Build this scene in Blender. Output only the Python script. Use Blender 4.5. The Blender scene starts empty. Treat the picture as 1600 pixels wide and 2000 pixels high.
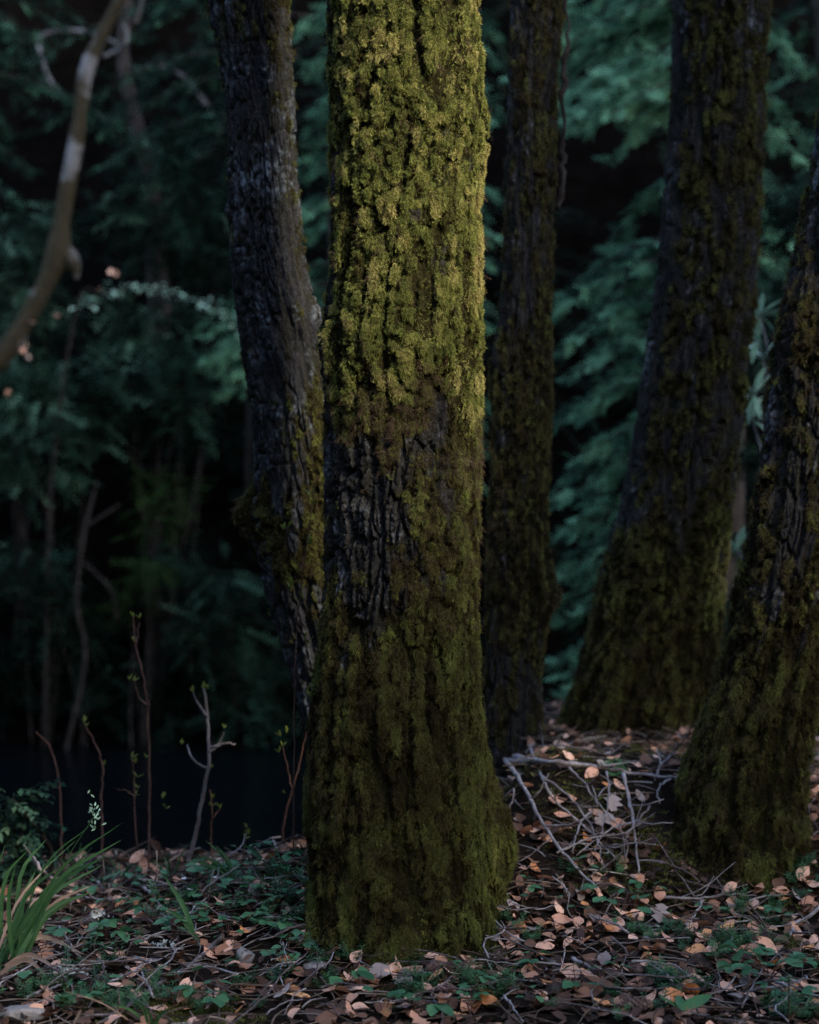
import bpy, math, random
import numpy as np
from mathutils import Vector, Matrix, Euler

R = math.radians
random.seed(7)
RNG = np.random.default_rng(7)
sc = bpy.context.scene
COL = sc.collection

# ------------------------------------------------------------------ camera
F, CX, CY, H = 3440.0, 800.0, 1000.0, 1.02      # focal length and centre in photo pixels, eye height
cam_d = bpy.data.cameras.new('camera')
cam = bpy.data.objects.new('camera', cam_d); COL.objects.link(cam)
cam.location = (0, 0, H); cam.rotation_euler = (R(90), 0, 0)
cam_d.sensor_fit = 'HORIZONTAL'; cam_d.sensor_width = 36.0
cam_d.lens = F / 1600 * 36.0
cam_d.clip_end = 400
cam_d.dof.use_dof = True
cam_d.dof.focus_distance = 3.95
cam_d.dof.aperture_fstop = 3.0
sc.camera = cam

# ------------------------------------------------------------------ sky and sun
SUN_EL, SUN_AZ = R(34), R(138)       # azimuth measured from +Y (view direction) towards +X: right, behind the camera
w = bpy.data.worlds.new('World'); sc.world = w; w.use_nodes = True
nt = w.node_tree
sky = nt.nodes.new('ShaderNodeTexSky'); sky.sky_type = 'NISHITA'; sky.sun_disc = False
sky.sun_elevation = SUN_EL; sky.sun_rotation = SUN_AZ
bg = nt.nodes['Background']; bg.inputs['Strength'].default_value = 0.15
nt.links.new(sky.outputs[0], bg.inputs[0])
sd = bpy.data.lights.new('sun', 'SUN'); sun = bpy.data.objects.new('sun', sd); COL.objects.link(sun)
sd.energy = 1.15; sd.angle = R(6); sd.color = (1.0, 0.90, 0.70)
sdir = Vector((math.sin(SUN_AZ) * math.cos(SUN_EL), math.cos(SUN_AZ) * math.cos(SUN_EL), math.sin(SUN_EL)))
sun.rotation_euler = (-sdir).to_track_quat('-Z', 'Y').to_euler()
sun.location = sdir * 20
vs = sc.view_settings
vs.view_transform = 'Standard'; vs.look = 'None'; vs.gamma = 1; vs.use_curve_mapping = False
vs.exposure = 2.9
sc.render.engine = 'CYCLES'
sc.cycles.use_denoising = True; sc.cycles.denoising_prefilter = 'NONE'
sc.cycles.max_bounces = 5; sc.cycles.diffuse_bounces = 3; sc.cycles.glossy_bounces = 2
sc.cycles.transmission_bounces = 3; sc.cycles.transparent_max_bounces = 4
sc.cycles.caustics_reflective = False; sc.cycles.caustics_refractive = False
sc.cycles.sample_clamp_indirect = 4

def P(px, py, Y):
    """photo pixel -> world point at distance Y"""
    return Vector(((px - CX) / F * Y, Y, H + (CY - py) / F * Y))

# ------------------------------------------------------------------ noise
def _h(ix, iy, iz, seed):
    with np.errstate(over='ignore'):
        h = (ix.astype(np.uint32) * np.uint32(374761393) + iy.astype(np.uint32) * np.uint32(668265263)
             + iz.astype(np.uint32) * np.uint32(2246822519) + np.uint32(seed * 3266489917 & 0xffffffff))
        h = (h ^ (h >> np.uint32(13))) * np.uint32(1274126177)
        h = (h ^ (h >> np.uint32(15))) * np.uint32(2654435761)
        h = h ^ (h >> np.uint32(16))
    return h.astype(np.float64) / 4294967295.0

def vnoise(x, y, z, seed=0):
    x, y, z = np.broadcast_arrays(np.asarray(x, float), np.asarray(y, float), np.asarray(z, float))
    fx, fy, fz = np.floor(x), np.floor(y), np.floor(z)
    ix, iy, iz = fx.astype(np.int64), fy.astype(np.int64), fz.astype(np.int64)
    tx, ty, tz = x - fx, y - fy, z - fz
    tx, ty, tz = (t * t * (3 - 2 * t) for t in (tx, ty, tz))
    r = 0
    for dx in (0, 1):
        for dy in (0, 1):
            for dz in (0, 1):
                wgt = (tx if dx else 1 - tx) * (ty if dy else 1 - ty) * (tz if dz else 1 - tz)
                r = r + wgt * _h(ix + dx, iy + dy, iz + dz, seed)
    return r

def fbm(x, y, z, oct=4, seed=0):
    a, s, t = 1.0, 0, 0
    for i in range(oct):
        s = s + a * vnoise(np.asarray(x) * 2 ** i, np.asarray(y) * 2 ** i, np.asarray(z) * 2 ** i, seed + i * 17)
        t += a; a *= 0.5
    return s / t

def sstep(a, b, x):
    t = np.clip((np.asarray(x, float) - a) / (b - a), 0, 1)
    return t * t * (3 - 2 * t)

def worley(u, v, period, seed):
    """F1, F2 of a jittered grid, periodic in u"""
    iu, iv = np.floor(u).astype(np.int64), np.floor(v).astype(np.int64)
    f1 = np.full(u.shape, 9.0); f2 = np.full(u.shape, 9.0)
    zero = np.zeros_like(iu)
    for du in (-1, 0, 1):
        for dv in (-1, 0, 1):
            cu, cv = iu + du, iv + dv
            pu = cu + 0.1 + 0.8 * _h(cu % period, cv + 5000, zero, seed)
            pv = cv + 0.1 + 0.8 * _h(cu % period, cv + 5000, zero, seed + 1)
            d = np.sqrt((u - pu) ** 2 + (v - pv) ** 2)
            n1 = np.minimum(f1, d); f2 = np.minimum(f2, np.maximum(f1, d)); f1 = n1
    return f1, f2

# ------------------------------------------------------------------ the lie of the land
def ground_z(x, y):
    x = np.asarray(x, float); y = np.asarray(y, float)
    near = 0.17 * np.exp(-((x + 0.0) / 0.55) ** 2 - ((y - 4.55) / 0.5) ** 2)
    near = near + 0.30 * sstep(4.25, 5.0, y) * sstep(0.12, 0.42, x) * (1 - 0.45 * sstep(0.95, 1.5, x))
    near = near + 0.045 * (fbm(x * 3, y * 3, 0.5, 3, 3) - 0.5) + 0.02 * (vnoise(x * 13, y * 13, 2.5, 5) - 0.5)
    near = near - 0.05 * sstep(-0.35, -1.1, x) * sstep(3.6, 4.6, y)
    yb = 4.95 + 1.8 * sstep(0.0, 0.35, x) + 0.35 * sstep(-0.2, -0.9, x) + 0.25 * (vnoise(x * 1.7, 3.3, 1.0, 9) - 0.5)
    drop = sstep(0, 1.5, y - yb)
    z = near * (1 - drop) - 1.05 * drop
    bench = sstep(8.0, 9.0, y) * sstep(0.15, 0.6, x)
    z = z + 0.75 * bench
    yh = 12.3 + 1.2 * (fbm(x * 0.35, 0.7, 4.4, 3, 21) - 0.5) + 0.05 * np.abs(x)
    up = np.maximum(y - yh, 0)
    z = z + up * 0.95 + sstep(0, 1.6, y - yh) * (0.6 + 1.4 * (fbm(x * 0.5, y * 0.5, 7.7, 4, 33) - 0.5))
    z = np.where(up > 36, z - (up - 36) * 0.95, z)
    return z

def ground_hit(px, py, ymax=7.2):
    ys = np.linspace(3.0, ymax, 900)
    gx = (px - CX) / F * ys; gz = H + (CY - py) / F * ys
    d = gz - ground_z(gx, ys)
    k = int(np.argmax(d < 0)) if (d < 0).any() else len(ys) - 1
    return Vector((gx[k], ys[k], float(ground_z(gx[k], ys[k]))))

# ------------------------------------------------------------------ object helpers
def tag(o, label=None, cat=None, group=None, kind=None):
    if label: o['label'] = label
    if cat: o['category'] = cat
    if group: o['group'] = group
    if kind: o['kind'] = kind
    return o

def link(o, parent=None):
    COL.objects.link(o)
    if parent is not None:
        o.parent = parent
        o.matrix_parent_inverse = Matrix.Translation(-parent.location) if False else Matrix.Identity(4)
    return o

def empty(name, loc=(0, 0, 0), rz=0.0):
    o = bpy.data.objects.new(name, None); COL.objects.link(o)
    o.location = loc; o.rotation_euler = (0, 0, rz); o.empty_display_size = 0.1
    return o

def mesh_data(name, verts, faces, mat=None, smooth=True):
    me = bpy.data.meshes.new(name)
    me.from_pydata([tuple(v) for v in verts], [], [tuple(f) for f in faces])
    if smooth: me.polygons.foreach_set('use_smooth', np.ones(len(me.polygons), dtype=bool))
    if mat: me.materials.append(mat)
    me.update()
    return me

def obj(name, me, parent=None, loc=None, rot=None, scale=None):
    o = bpy.data.objects.new(name, me); COL.objects.link(o)
    if parent is not None: o.parent = parent
    if loc is not None: o.location = loc
    if rot is not None: o.rotation_euler = rot
    if scale is not None: o.scale = scale if hasattr(scale, '__len__') else (scale,) * 3
    return o

class MB:
    def __init__(s): s.v = []; s.f = []
    def add(s, v, f):
        n = len(s.v); s.v += [tuple(q) for q in v]; s.f += [tuple(i + n for i in q) for q in f]
    def tube(s, pts, rad, sides=6, cap=True):
        pts = [Vector(p) for p in pts]; n = len(pts)
        ref = None; v = []
        for i, p in enumerate(pts):
            t = (pts[min(i + 1, n - 1)] - pts[max(i - 1, 0)]).normalized()
            if ref is None: ref = t.orthogonal().normalized()
            a = (ref - t * ref.dot(t)).normalized(); b = t.cross(a); ref = a
            r = rad[i] if hasattr(rad, '__len__') else rad
            for k in range(sides):
                an = 2 * math.pi * k / sides
                v.append(p + a * math.cos(an) * r + b * math.sin(an) * r)
        f = [(i * sides + k, i * sides + (k + 1) % sides, (i + 1) * sides + (k + 1) % sides, (i + 1) * sides + k)
             for i in range(n - 1) for k in range(sides)]
        if cap: f += [tuple(range(sides))[::-1], tuple((n - 1) * sides + k for k in range(sides))]
        s.add(v, f)
    def ribbon(s, pts, wid, side):
        v = []; n = len(pts)
        for i, p in enumerate(pts):
            p = Vector(p); sd_ = Vector(side[i] if hasattr(side[0], '__len__') else side)
            v += [p - sd_ * wid[i] / 2, p + sd_ * wid[i] / 2]
        s.add(v, [(2 * i, 2 * i + 1, 2 * i + 3, 2 * i + 2) for i in range(n - 1)])
    def data(s, name, mat, smooth=True): return mesh_data(name, s.v, s.f, mat, smooth)
    def build(s, name, mat, parent=None, smooth=True): return obj(name, s.data(name, mat, smooth), parent)

def rel(pts, base):
    return [Vector(p) - Vector(base) for p in pts]

def spline(pts, n):
    """Catmull-Rom through pts"""
    pts = [Vector(p) for p in pts]
    if len(pts) < 3:
        return [pts[0].lerp(pts[-1], i / (n - 1)) for i in range(n)]
    ex = [pts[0] * 2 - pts[1]] + pts + [pts[-1] * 2 - pts[-2]]
    out = []
    for i in range(n):
        t = i / (n - 1) * (len(pts) - 1); k = min(int(t), len(pts) - 2); u = t - k
        a, b, c, d = ex[k:k + 4]
        out.append(0.5 * ((2 * b) + (c - a) * u + (2 * a - 5 * b + 4 * c - d) * u * u + (3 * b - a - 3 * c + d) * u ** 3))
    return out

# ------------------------------------------------------------------ materials
def new_mat(name):
    m = bpy.data.materials.new(name); m.use_nodes = True
    t = m.node_tree; t.nodes.clear()
    out = t.nodes.new('ShaderNodeOutputMaterial')
    return m, t, out

def N(t, kind, **kw):
    n = t.nodes.new(kind)
    for k, v in kw.items():
        if k in n.inputs: n.inputs[k].default_value = v
        else: setattr(n, k, v)
    return n

def ramp(t, stops, fac):
    r = t.nodes.new('ShaderNodeValToRGB'); e = r.color_ramp.elements
    while len(e) < len(stops): e.new(0.5)
    for q, (p, c) in zip(e, stops):
        q.position = p; q.color = (*c, 1)
    t.links.new(fac, r.inputs[0])
    return r.outputs[0]

def mixc(t, fac, a, b, mode='MIX'):
    m = t.nodes.new('ShaderNodeMix'); m.data_type = 'RGBA'; m.blend_type = mode
    for i, q in ((0, fac), (6, a), (7, b)):
        if hasattr(q, 'is_output'): t.links.new(q, m.inputs[i])
        else: m.inputs[i].default_value = q if i == 0 else (*q, 1)
    return m.outputs[2]

def math_(t, op, a, b=None, c=None):
    m = t.nodes.new('ShaderNodeMath'); m.operation = op
    for i, q in enumerate((a, b, c)):
        if q is None: continue
        if hasattr(q, 'is_output'): t.links.new(q, m.inputs[i])
        else: m.inputs[i].default_value = q
    return m.outputs[0]

def noise(t, scale, detail=4, rough=0.55, coord='Object', vec=None, stretch=None):
    n = N(t, 'ShaderNodeTexNoise'); n.inputs['Scale'].default_value = scale
    n.inputs['Detail'].default_value = detail; n.inputs['Roughness'].default_value = rough
    if vec is None:
        vec = t.nodes.new('ShaderNodeTexCoord').outputs[coord]
    if stretch:
        mp = t.nodes.new('ShaderNodeMapping'); mp.inputs['Scale'].default_value = stretch
        t.links.new(vec, mp.inputs[0]); vec = mp.outputs[0]
    t.links.new(vec, n.inputs[0])
    return n.outputs[0]

def bump(t, h, strength=0.4, dist=0.004):
    b = t.nodes.new('ShaderNodeBump'); b.inputs['Strength'].default_value = strength; b.inputs['Distance'].default_value = dist
    t.links.new(h, b.inputs['Height']); return b.outputs[0]

def principled(t, out, col, rough=0.8, normal=None, spec=0.3, translucent=0.0, tcol=None):
    p = t.nodes.new('ShaderNodeBsdfPrincipled')
    if hasattr(col, 'is_output'): t.links.new(col, p.inputs['Base Color'])
    else: p.inputs['Base Color'].default_value = (*col, 1)
    if hasattr(rough, 'is_output'): t.links.new(rough, p.inputs['Roughness'])
    else: p.inputs['Roughness'].default_value = rough
    p.inputs['Specular IOR Level'].default_value = spec
    if normal is not None: t.links.new(normal, p.inputs['Normal'])
    res = p.outputs[0]
    if translucent:
        tr = t.nodes.new('ShaderNodeBsdfTranslucent')
        if hasattr(col, 'is_output'): t.links.new(col, tr.inputs[0])
        else: tr.inputs[0].default_value = (*col, 1)
        mx = t.nodes.new('ShaderNodeMixShader'); mx.inputs[0].default_value = translucent
        t.links.new(res, mx.inputs[1]); t.links.new(tr.outputs[0], mx.inputs[2]); res = mx.outputs[0]
    t.links.new(res, out.inputs[0])

def mat_foliage(name, stops, rough=0.6, translucent=0.25, spec=0.3, source='INSTANCER', tone=False):
    m, t, out = new_mat(name)
    if source == 'INSTANCER':
        a = N(t, 'ShaderNodeAttribute', attribute_type='INSTANCER', attribute_name='tint').outputs['Fac']
    else:
        a = t.nodes.new('ShaderNodeObjectInfo').outputs['Random']
    c = ramp(t, stops, a)
    if tone:
        tv = N(t, 'ShaderNodeAttribute', attribute_name='tone').outputs['Fac']
        vm = t.nodes.new('ShaderNodeVectorMath'); vm.operation = 'SCALE'
        t.links.new(c, vm.inputs[0]); t.links.new(tv, vm.inputs['Scale']); c = vm.outputs[0]
    principled(t, out, c, rough, None, spec, translucent)
    return m

def mat_bark(name, base, light, lichen, lich_amt, moss_col, film=(0.026, 0.025, 0.014)):
    m, t, out = new_mat(name)
    n1 = noise(t, 9, 5, 0.6, stretch=(1, 1, 0.35)); n2 = noise(t, 70, 4, 0.65, stretch=(1, 1, 0.4))
    c = ramp(t, [(0.3, base), (0.72, light)], math_(t, 'MULTIPLY_ADD', n2, 0.55, math_(t, 'MULTIPLY', n1, 0.5)))
    plate = N(t, 'ShaderNodeAttribute', attribute_name='plate').outputs['Fac']
    n3 = noise(t, 6, 5, 0.65); n4 = noise(t, 55, 3, 0.6)
    k = math_(t, 'ADD', math_(t, 'MULTIPLY', n3, 0.6), math_(t, 'MULTIPLY', n4, 0.5))
    k = ramp(t, [(0.60 - lich_amt * 0.2, (0, 0, 0)), (0.72 - lich_amt * 0.2, (1, 1, 1))], k)
    k = math_(t, 'MULTIPLY', k, plate)
    c = mixc(t, math_(t, 'MULTIPLY', k, 0.85), c, lichen)
    fl = ramp(t, [(0.42, (0, 0, 0)), (0.66, (1, 1, 1))], noise(t, 13, 6, 0.7, stretch=(1, 1, 0.5)))
    c = mixc(t, math_(t, 'MULTIPLY', fl, 0.6), c, film)
    ms = N(t, 'ShaderNodeAttribute', attribute_name='moss').outputs['Fac']
    n5 = noise(t, 120, 4, 0.7)
    mc = ramp(t, [(0.3, tuple(q * 0.45 for q in moss_col)), (0.7, moss_col)], n5)
    c = mixc(t, ms, c, mc)
    n6 = noise(t, 160, 5, 0.7, stretch=(1, 1, 0.6))
    principled(t, out, c, 0.86, bump(t, math_(t, 'ADD', n6, math_(t, 'MULTIPLY', n2, 0.8)), 1.0, 0.010), 0.05)
    return m

M = {}
M['bark_dark'] = mat_bark('bark_dark', (0.006, 0.005, 0.005), (0.042, 0.040, 0.042), (0.20, 0.22, 0.25), 0.02, (0.024, 0.021, 0.007))
M['bark_grey'] = mat_bark('bark_grey', (0.007, 0.0065, 0.007), (0.050, 0.050, 0.057), (0.20, 0.23, 0.27), 0.14, (0.024, 0.021, 0.007))
M['bark_brown'] = mat_bark('bark_brown', (0.007, 0.0065, 0.0065), (0.048, 0.046, 0.048), (0.18, 0.20, 0.22), 0.08, (0.022, 0.019, 0.008))
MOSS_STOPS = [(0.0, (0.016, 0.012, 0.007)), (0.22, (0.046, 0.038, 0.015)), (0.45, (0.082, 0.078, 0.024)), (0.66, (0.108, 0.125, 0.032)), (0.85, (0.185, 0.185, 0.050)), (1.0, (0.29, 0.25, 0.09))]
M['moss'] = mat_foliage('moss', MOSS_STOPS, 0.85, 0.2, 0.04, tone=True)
M['tendril'] = mat_foliage('tendril', [(0, (0.035, 0.024, 0.016)), (1, (0.11, 0.075, 0.045))], 0.85, 0.1, 0.04)
M['conifer'] = mat_foliage('conifer', [(0, (0.007, 0.018, 0.013)), (0.3, (0.022, 0.052, 0.036)), (0.55, (0.050, 0.122, 0.072)), (0.8, (0.10, 0.225, 0.13)), (1, (0.17, 0.35, 0.21))], 0.7, 0.3, 0.02)
M['shrub'] = mat_foliage('shrub', [(0, (0.003, 0.006, 0.004)), (0.35, (0.008, 0.018, 0.012)), (0.7, (0.026, 0.060, 0.038)), (1, (0.09, 0.16, 0.105))], 0.7, 0.25, 0.02)
M['yellow_green'] = mat_foliage('yellow_green', [(0, (0.008, 0.016, 0.005)), (1, (0.022, 0.040, 0.012))], 0.7, 0.3, 0.02)
M['canopy'] = mat_foliage('canopy', [(0, (0.03, 0.06, 0.03)), (1, (0.06, 0.10, 0.05))], 0.55, 0.2, 0.3)
M['litter_leaf'] = mat_foliage('litter_leaf', [(0, (0.02, 0.013, 0.010)), (0.45, (0.075, 0.042, 0.031)), (0.68, (0.24, 0.115, 0.07)), (0.85, (0.50, 0.255, 0.165)), (1, (0.68, 0.41, 0.30))], 0.65, 0.1, 0.1)
M['litter_bits'] = mat_foliage('litter_bits', [(0, (0.03, 0.02, 0.016)), (0.6, (0.12, 0.085, 0.065)), (0.85, (0.24, 0.20, 0.18)), (1, (0.30, 0.28, 0.28))], 0.85, 0.0, 0.08)
M['sprout_stuff'] = mat_foliage('sprout_stuff', [(0, (0.024, 0.07, 0.030)), (1, (0.065, 0.15, 0.055))], 0.55, 0.25, 0.3)

def mat_leaf(name, dark, mid, light, rough=0.55, tr=0.12, spots=None):
    m, t, out = new_mat(name)
    rnd = t.nodes.new('ShaderNodeObjectInfo').outputs['Random']
    n = noise(t, 45, 4, 0.6); n2 = noise(t, 260, 3, 0.6)
    k = math_(t, 'MULTIPLY_ADD', n, 0.55, math_(t, 'MULTIPLY_ADD', rnd, 0.5, -0.02))
    c = ramp(t, [(0.18, dark), (0.5, mid), (0.82, light)], k)
    if spots:
        s = ramp(t, [(0.60, (0, 0, 0)), (0.66, (1, 1, 1))], noise(t, 110, 2, 0.5))
        c = mixc(t, s, c, spots)
    principled(t, out, c, rough, bump(t, n2, 0.3, 0.001), 0.10, tr)
    return m
M['leaf_tan'] = mat_leaf('leaf_tan', (0.40, 0.20, 0.13), (0.62, 0.33, 0.225), (0.76, 0.47, 0.35), spots=(0.26, 0.125, 0.08))
M['leaf_orange'] = mat_leaf('leaf_orange', (0.38, 0.135, 0.05), (0.60, 0.25, 0.10), (0.72, 0.36, 0.17), spots=(0.20, 0.08, 0.035))
M['leaf_brown'] = mat_leaf('leaf_brown', (0.05, 0.026, 0.016), (0.11, 0.055, 0.034), (0.17, 0.09, 0.06))
M['leaf_grey'] = mat_leaf('leaf_grey', (0.13, 0.095, 0.085), (0.22, 0.17, 0.155), (0.32, 0.25, 0.23))
M['leaf_green'] = mat_leaf('leaf_green', (0.026, 0.075, 0.036), (0.046, 0.125, 0.058), (0.075, 0.17, 0.08), 0.45, 0.22)
M['leaf_spotted'] = mat_leaf('leaf_spotted', (0.03, 0.09, 0.04), (0.05, 0.13, 0.05), (0.07, 0.16, 0.06), 0.42, 0.2, spots=(0.20, 0.12, 0.04))
M['grass'] = mat_leaf('grass', (0.018, 0.056, 0.022), (0.035, 0.092, 0.034), (0.065, 0.135, 0.05), 0.42, 0.3)
M['dry_grass'] = mat_leaf('dry_grass', (0.18, 0.12, 0.085), (0.30, 0.21, 0.16), (0.42, 0.31, 0.24), 0.6, 0.2)
M['bud'] = mat_leaf('bud', (0.10, 0.12, 0.02), (0.16, 0.18, 0.035), (0.23, 0.24, 0.06), 0.5, 0.35)
M['pale_leaf'] = mat_leaf('pale_leaf', (0.14, 0.24, 0.16), (0.24, 0.37, 0.27), (0.38, 0.50, 0.40), 0.35, 0.2)
M['white_lichen'] = mat_leaf('white_lichen', (0.22, 0.24, 0.22), (0.36, 0.38, 0.35), (0.52, 0.53, 0.50), 0.85, 0.1)
M['petal'] = mat_leaf('petal', (0.60, 0.58, 0.55), (0.72, 0.70, 0.68), (0.8, 0.79, 0.77), 0.6, 0.2)

def mat_wood(name, a, b, c, scale=30):
    m, t, out = new_mat(name)
    n = noise(t, scale, 5, 0.65); n2 = noise(t, scale * 6, 4, 0.6)
    k = math_(t, 'MULTIPLY_ADD', n, 0.7, math_(t, 'MULTIPLY', n2, 0.3))
    principled(t, out, ramp(t, [(0.33, a), (0.5, b), (0.66, c)], k), 0.8, bump(t, n2, 0.5, 0.002), 0.04)
    return m
M['twig_pale'] = mat_wood('twig_pale', (0.07, 0.058, 0.058), (0.19, 0.165, 0.17), (0.36, 0.33, 0.335))
M['twig_dark'] = mat_wood('twig_dark', (0.03, 0.024, 0.022), (0.095, 0.076, 0.074), (0.24, 0.215, 0.22))
M['twig_red'] = mat_wood('twig_red', (0.04, 0.022, 0.017), (0.075, 0.04, 0.032), (0.12, 0.07, 0.055))
M['sapling_bark'] = mat_wood('sapling_bark', (0.08, 0.065, 0.06), (0.16, 0.13, 0.125), (0.26, 0.22, 0.215))
M['cone'] = mat_wood('cone', (0.045, 0.028, 0.023), (0.10, 0.062, 0.052), (0.19, 0.13, 0.115), 60)
M['stone'] = mat_wood('stone', (0.09, 0.085, 0.085), (0.19, 0.175, 0.17), (0.30, 0.27, 0.26), 22)
M['limb'] = mat_wood('limb', (0.008, 0.006, 0.006), (0.02, 0.016, 0.014), (0.045, 0.038, 0.035), 12)
M['pale_limb'] = mat_wood('pale_limb', (0.03, 0.027, 0.025), (0.08, 0.075, 0.075), (0.20, 0.20, 0.21), 5)
M['wood_chunk'] = mat_wood('wood_chunk', (0.018, 0.013, 0.012), (0.045, 0.032, 0.028), (0.095, 0.07, 0.062), 40)

def mat_mossy_limb(name):
    m, t, out = new_mat(name)
    n = noise(t, 2.2, 4, 0.6); n2 = noise(t, 40, 4, 0.65)
    a = ramp(t, [(0.3, (0.012, 0.0095, 0.006)), (0.7, (0.036, 0.030, 0.019))], n2)
    b = ramp(t, [(0.3, (0.045, 0.043, 0.043)), (0.7, (0.15, 0.145, 0.15))], n2)
    k = ramp(t, [(0.50, (0, 0, 0)), (0.58, (1, 1, 1))], n)
    principled(t, out, mixc(t, k, a, b), 0.85, bump(t, n2, 0.6, 0.01), 0.02)
    return m
M['mossy_limb'] = mat_mossy_limb('mossy_limb')

def mat_ground():
    m, t, out = new_mat('forest_soil')
    n1 = noise(t, 5, 6, 0.6); n2 = noise(t, 60, 5, 0.7); n3 = noise(t, 1.1, 4, 0.6)
    k = math_(t, 'MULTIPLY_ADD', n2, 0.6, math_(t, 'MULTIPLY', n1, 0.45))
    c = ramp(t, [(0.32, (0.005, 0.004, 0.003)), (0.55, (0.014, 0.010, 0.008)), (0.75, (0.034, 0.024, 0.019))], k)
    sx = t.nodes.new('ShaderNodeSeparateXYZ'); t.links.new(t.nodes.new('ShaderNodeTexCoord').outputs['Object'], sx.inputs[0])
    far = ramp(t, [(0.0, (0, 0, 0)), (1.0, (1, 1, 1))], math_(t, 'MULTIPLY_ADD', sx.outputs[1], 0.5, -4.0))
    painted_shade = ramp(t, [(0.4, (0.0005, 0.0005, 0.0005)), (0.7, (0.0025, 0.002, 0.0018))], k)  # shade of the far slope, painted into its soil colour as near-black
    c = mixc(t, far, c, painted_shade)
    principled(t, out, c, 0.92, bump(t, k, 0.6, 0.02), 0.0)
    return m
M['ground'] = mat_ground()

def mat_water():
    m, t, out = new_mat('creek_water')
    n = noise(t, 2.5, 3, 0.5)
    principled(t, out, (0.0012, 0.0016, 0.002), 0.2, bump(t, n, 0.3, 0.03), 0.06)
    return m
M['water'] = mat_water()

# ------------------------------------------------------------------ instanced stuff through geometry nodes
_groups = {}
def scatter_group(key, meshes):
    if key in _groups: return _groups[key]
    g = bpy.data.node_groups.new('scatter_' + key, 'GeometryNodeTree')
    g.interface.new_socket('Geometry', in_out='INPUT', socket_type='NodeSocketGeometry')
    g.interface.new_socket('Geometry', in_out='OUTPUT', socket_type='NodeSocketGeometry')
    gi = g.nodes.new('NodeGroupInput'); go = g.nodes.new('NodeGroupOutput')
    g2i = g.nodes.new('GeometryNodeGeometryToInstance')
    for me in reversed(meshes):            # a multi-input socket hands out its links last first
        so = bpy.data.objects.new('source_' + me.name, me)      # never linked to the scene
        oi = g.nodes.new('GeometryNodeObjectInfo'); oi.inputs['Object'].default_value = so
        oi.inputs['As Instance'].default_value = False
        g.links.new(oi.outputs['Geometry'], g2i.inputs[0])
    ip = g.nodes.new('GeometryNodeInstanceOnPoints')
    def na(nm, dt):
        n = g.nodes.new('GeometryNodeInputNamedAttribute'); n.data_type = dt
        n.inputs['Name'].default_value = nm; return n.outputs['Attribute']
    e2r = g.nodes.new('FunctionNodeEulerToRotation')
    g.links.new(na('rot', 'FLOAT_VECTOR'), e2r.inputs[0])
    g.links.new(gi.outputs[0], ip.inputs['Points'])
    g.links.new(g2i.outputs[0], ip.inputs['Instance'])
    ip.inputs['Pick Instance'].default_value = True
    g.links.new(na('idx', 'INT'), ip.inputs['Instance Index'])
    g.links.new(e2r.outputs[0], ip.inputs['Rotation'])
    g.links.new(na('scl', 'FLOAT_VECTOR'), ip.inputs['Scale'])
    g.links.new(ip.outputs[0], go.inputs[0])
    _groups[key] = g
    return g

def scatter(name, key, meshes, pos, rot, scl, tint, idx=None, parent=None):
    pos = np.asarray(pos, np.float32).reshape(-1, 3); n = len(pos)
    rot = np.asarray(rot, np.float32).reshape(-1, 3)
    scl = np.asarray(scl, np.float32)
    if scl.ndim == 1: scl = np.repeat(scl[:, None], 3, 1)
    if idx is None: idx = RNG.integers(0, len(meshes), n)
    me = bpy.data.meshes.new(name); me.vertices.add(n)
    me.vertices.foreach_set('co', pos.ravel())
    me.attributes.new('rot', 'FLOAT_VECTOR', 'POINT').data.foreach_set('vector', rot.ravel())
    me.attributes.new('scl', 'FLOAT_VECTOR', 'POINT').data.foreach_set('vector', np.ascontiguousarray(scl).ravel())
    me.attributes.new('tint', 'FLOAT', 'POINT').data.foreach_set('value', np.asarray(np.clip(tint, 0, 1), np.float32))
    me.attributes.new('idx', 'INT', 'POINT').data.foreach_set('value', np.asarray(idx, np.int32))
    me.update()
    o = bpy.data.objects.new(name, me); COL.objects.link(o)
    if parent is not None: o.parent = parent
    md = o.modifiers.new('scatter', 'NODES'); md.node_group = scatter_group(key, meshes)
    o['kind'] = 'stuff'
    return o

# ------------------------------------------------------------------ ground sheet and creek
def axis(segments):
    out = []
    for a, b, n in segments: out += list(np.linspace(a, b, n, endpoint=False))
    return np.array(out + [segments[-1][1]])
gxs = axis([(-60, -6, 28), (-6, -1.6, 40), (-1.6, 1.7, 190), (1.7, 6, 40), (6, 60, 28)])
gys = axis([(-60, -2, 24), (-2, 3.0, 24), (3.0, 7.0, 230), (7.0, 13, 50), (13, 24, 60), (24, 110, 40)])
GX, GY = np.meshgrid(gxs, gys)
GZ = ground_z(GX, GY)
nx, ny = len(gxs), len(gys)
gi_ = np.arange(nx * ny).reshape(ny, nx)
gf = np.stack([gi_[:-1, :-1], gi_[:-1, 1:], gi_[1:, 1:], gi_[1:, :-1]], -1).reshape(-1, 4)
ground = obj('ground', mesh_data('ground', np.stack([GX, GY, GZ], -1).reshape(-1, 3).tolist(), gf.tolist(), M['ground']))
tag(ground, kind='structure')
wv = [(-60, 5.2, -0.66), (60, 5.2, -0.66), (60, 17, -0.66), (-60, 17, -0.66)]
tag(obj('water', mesh_data('water', wv, [(0, 1, 2, 3)], M['water'])), kind='structure')

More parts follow.
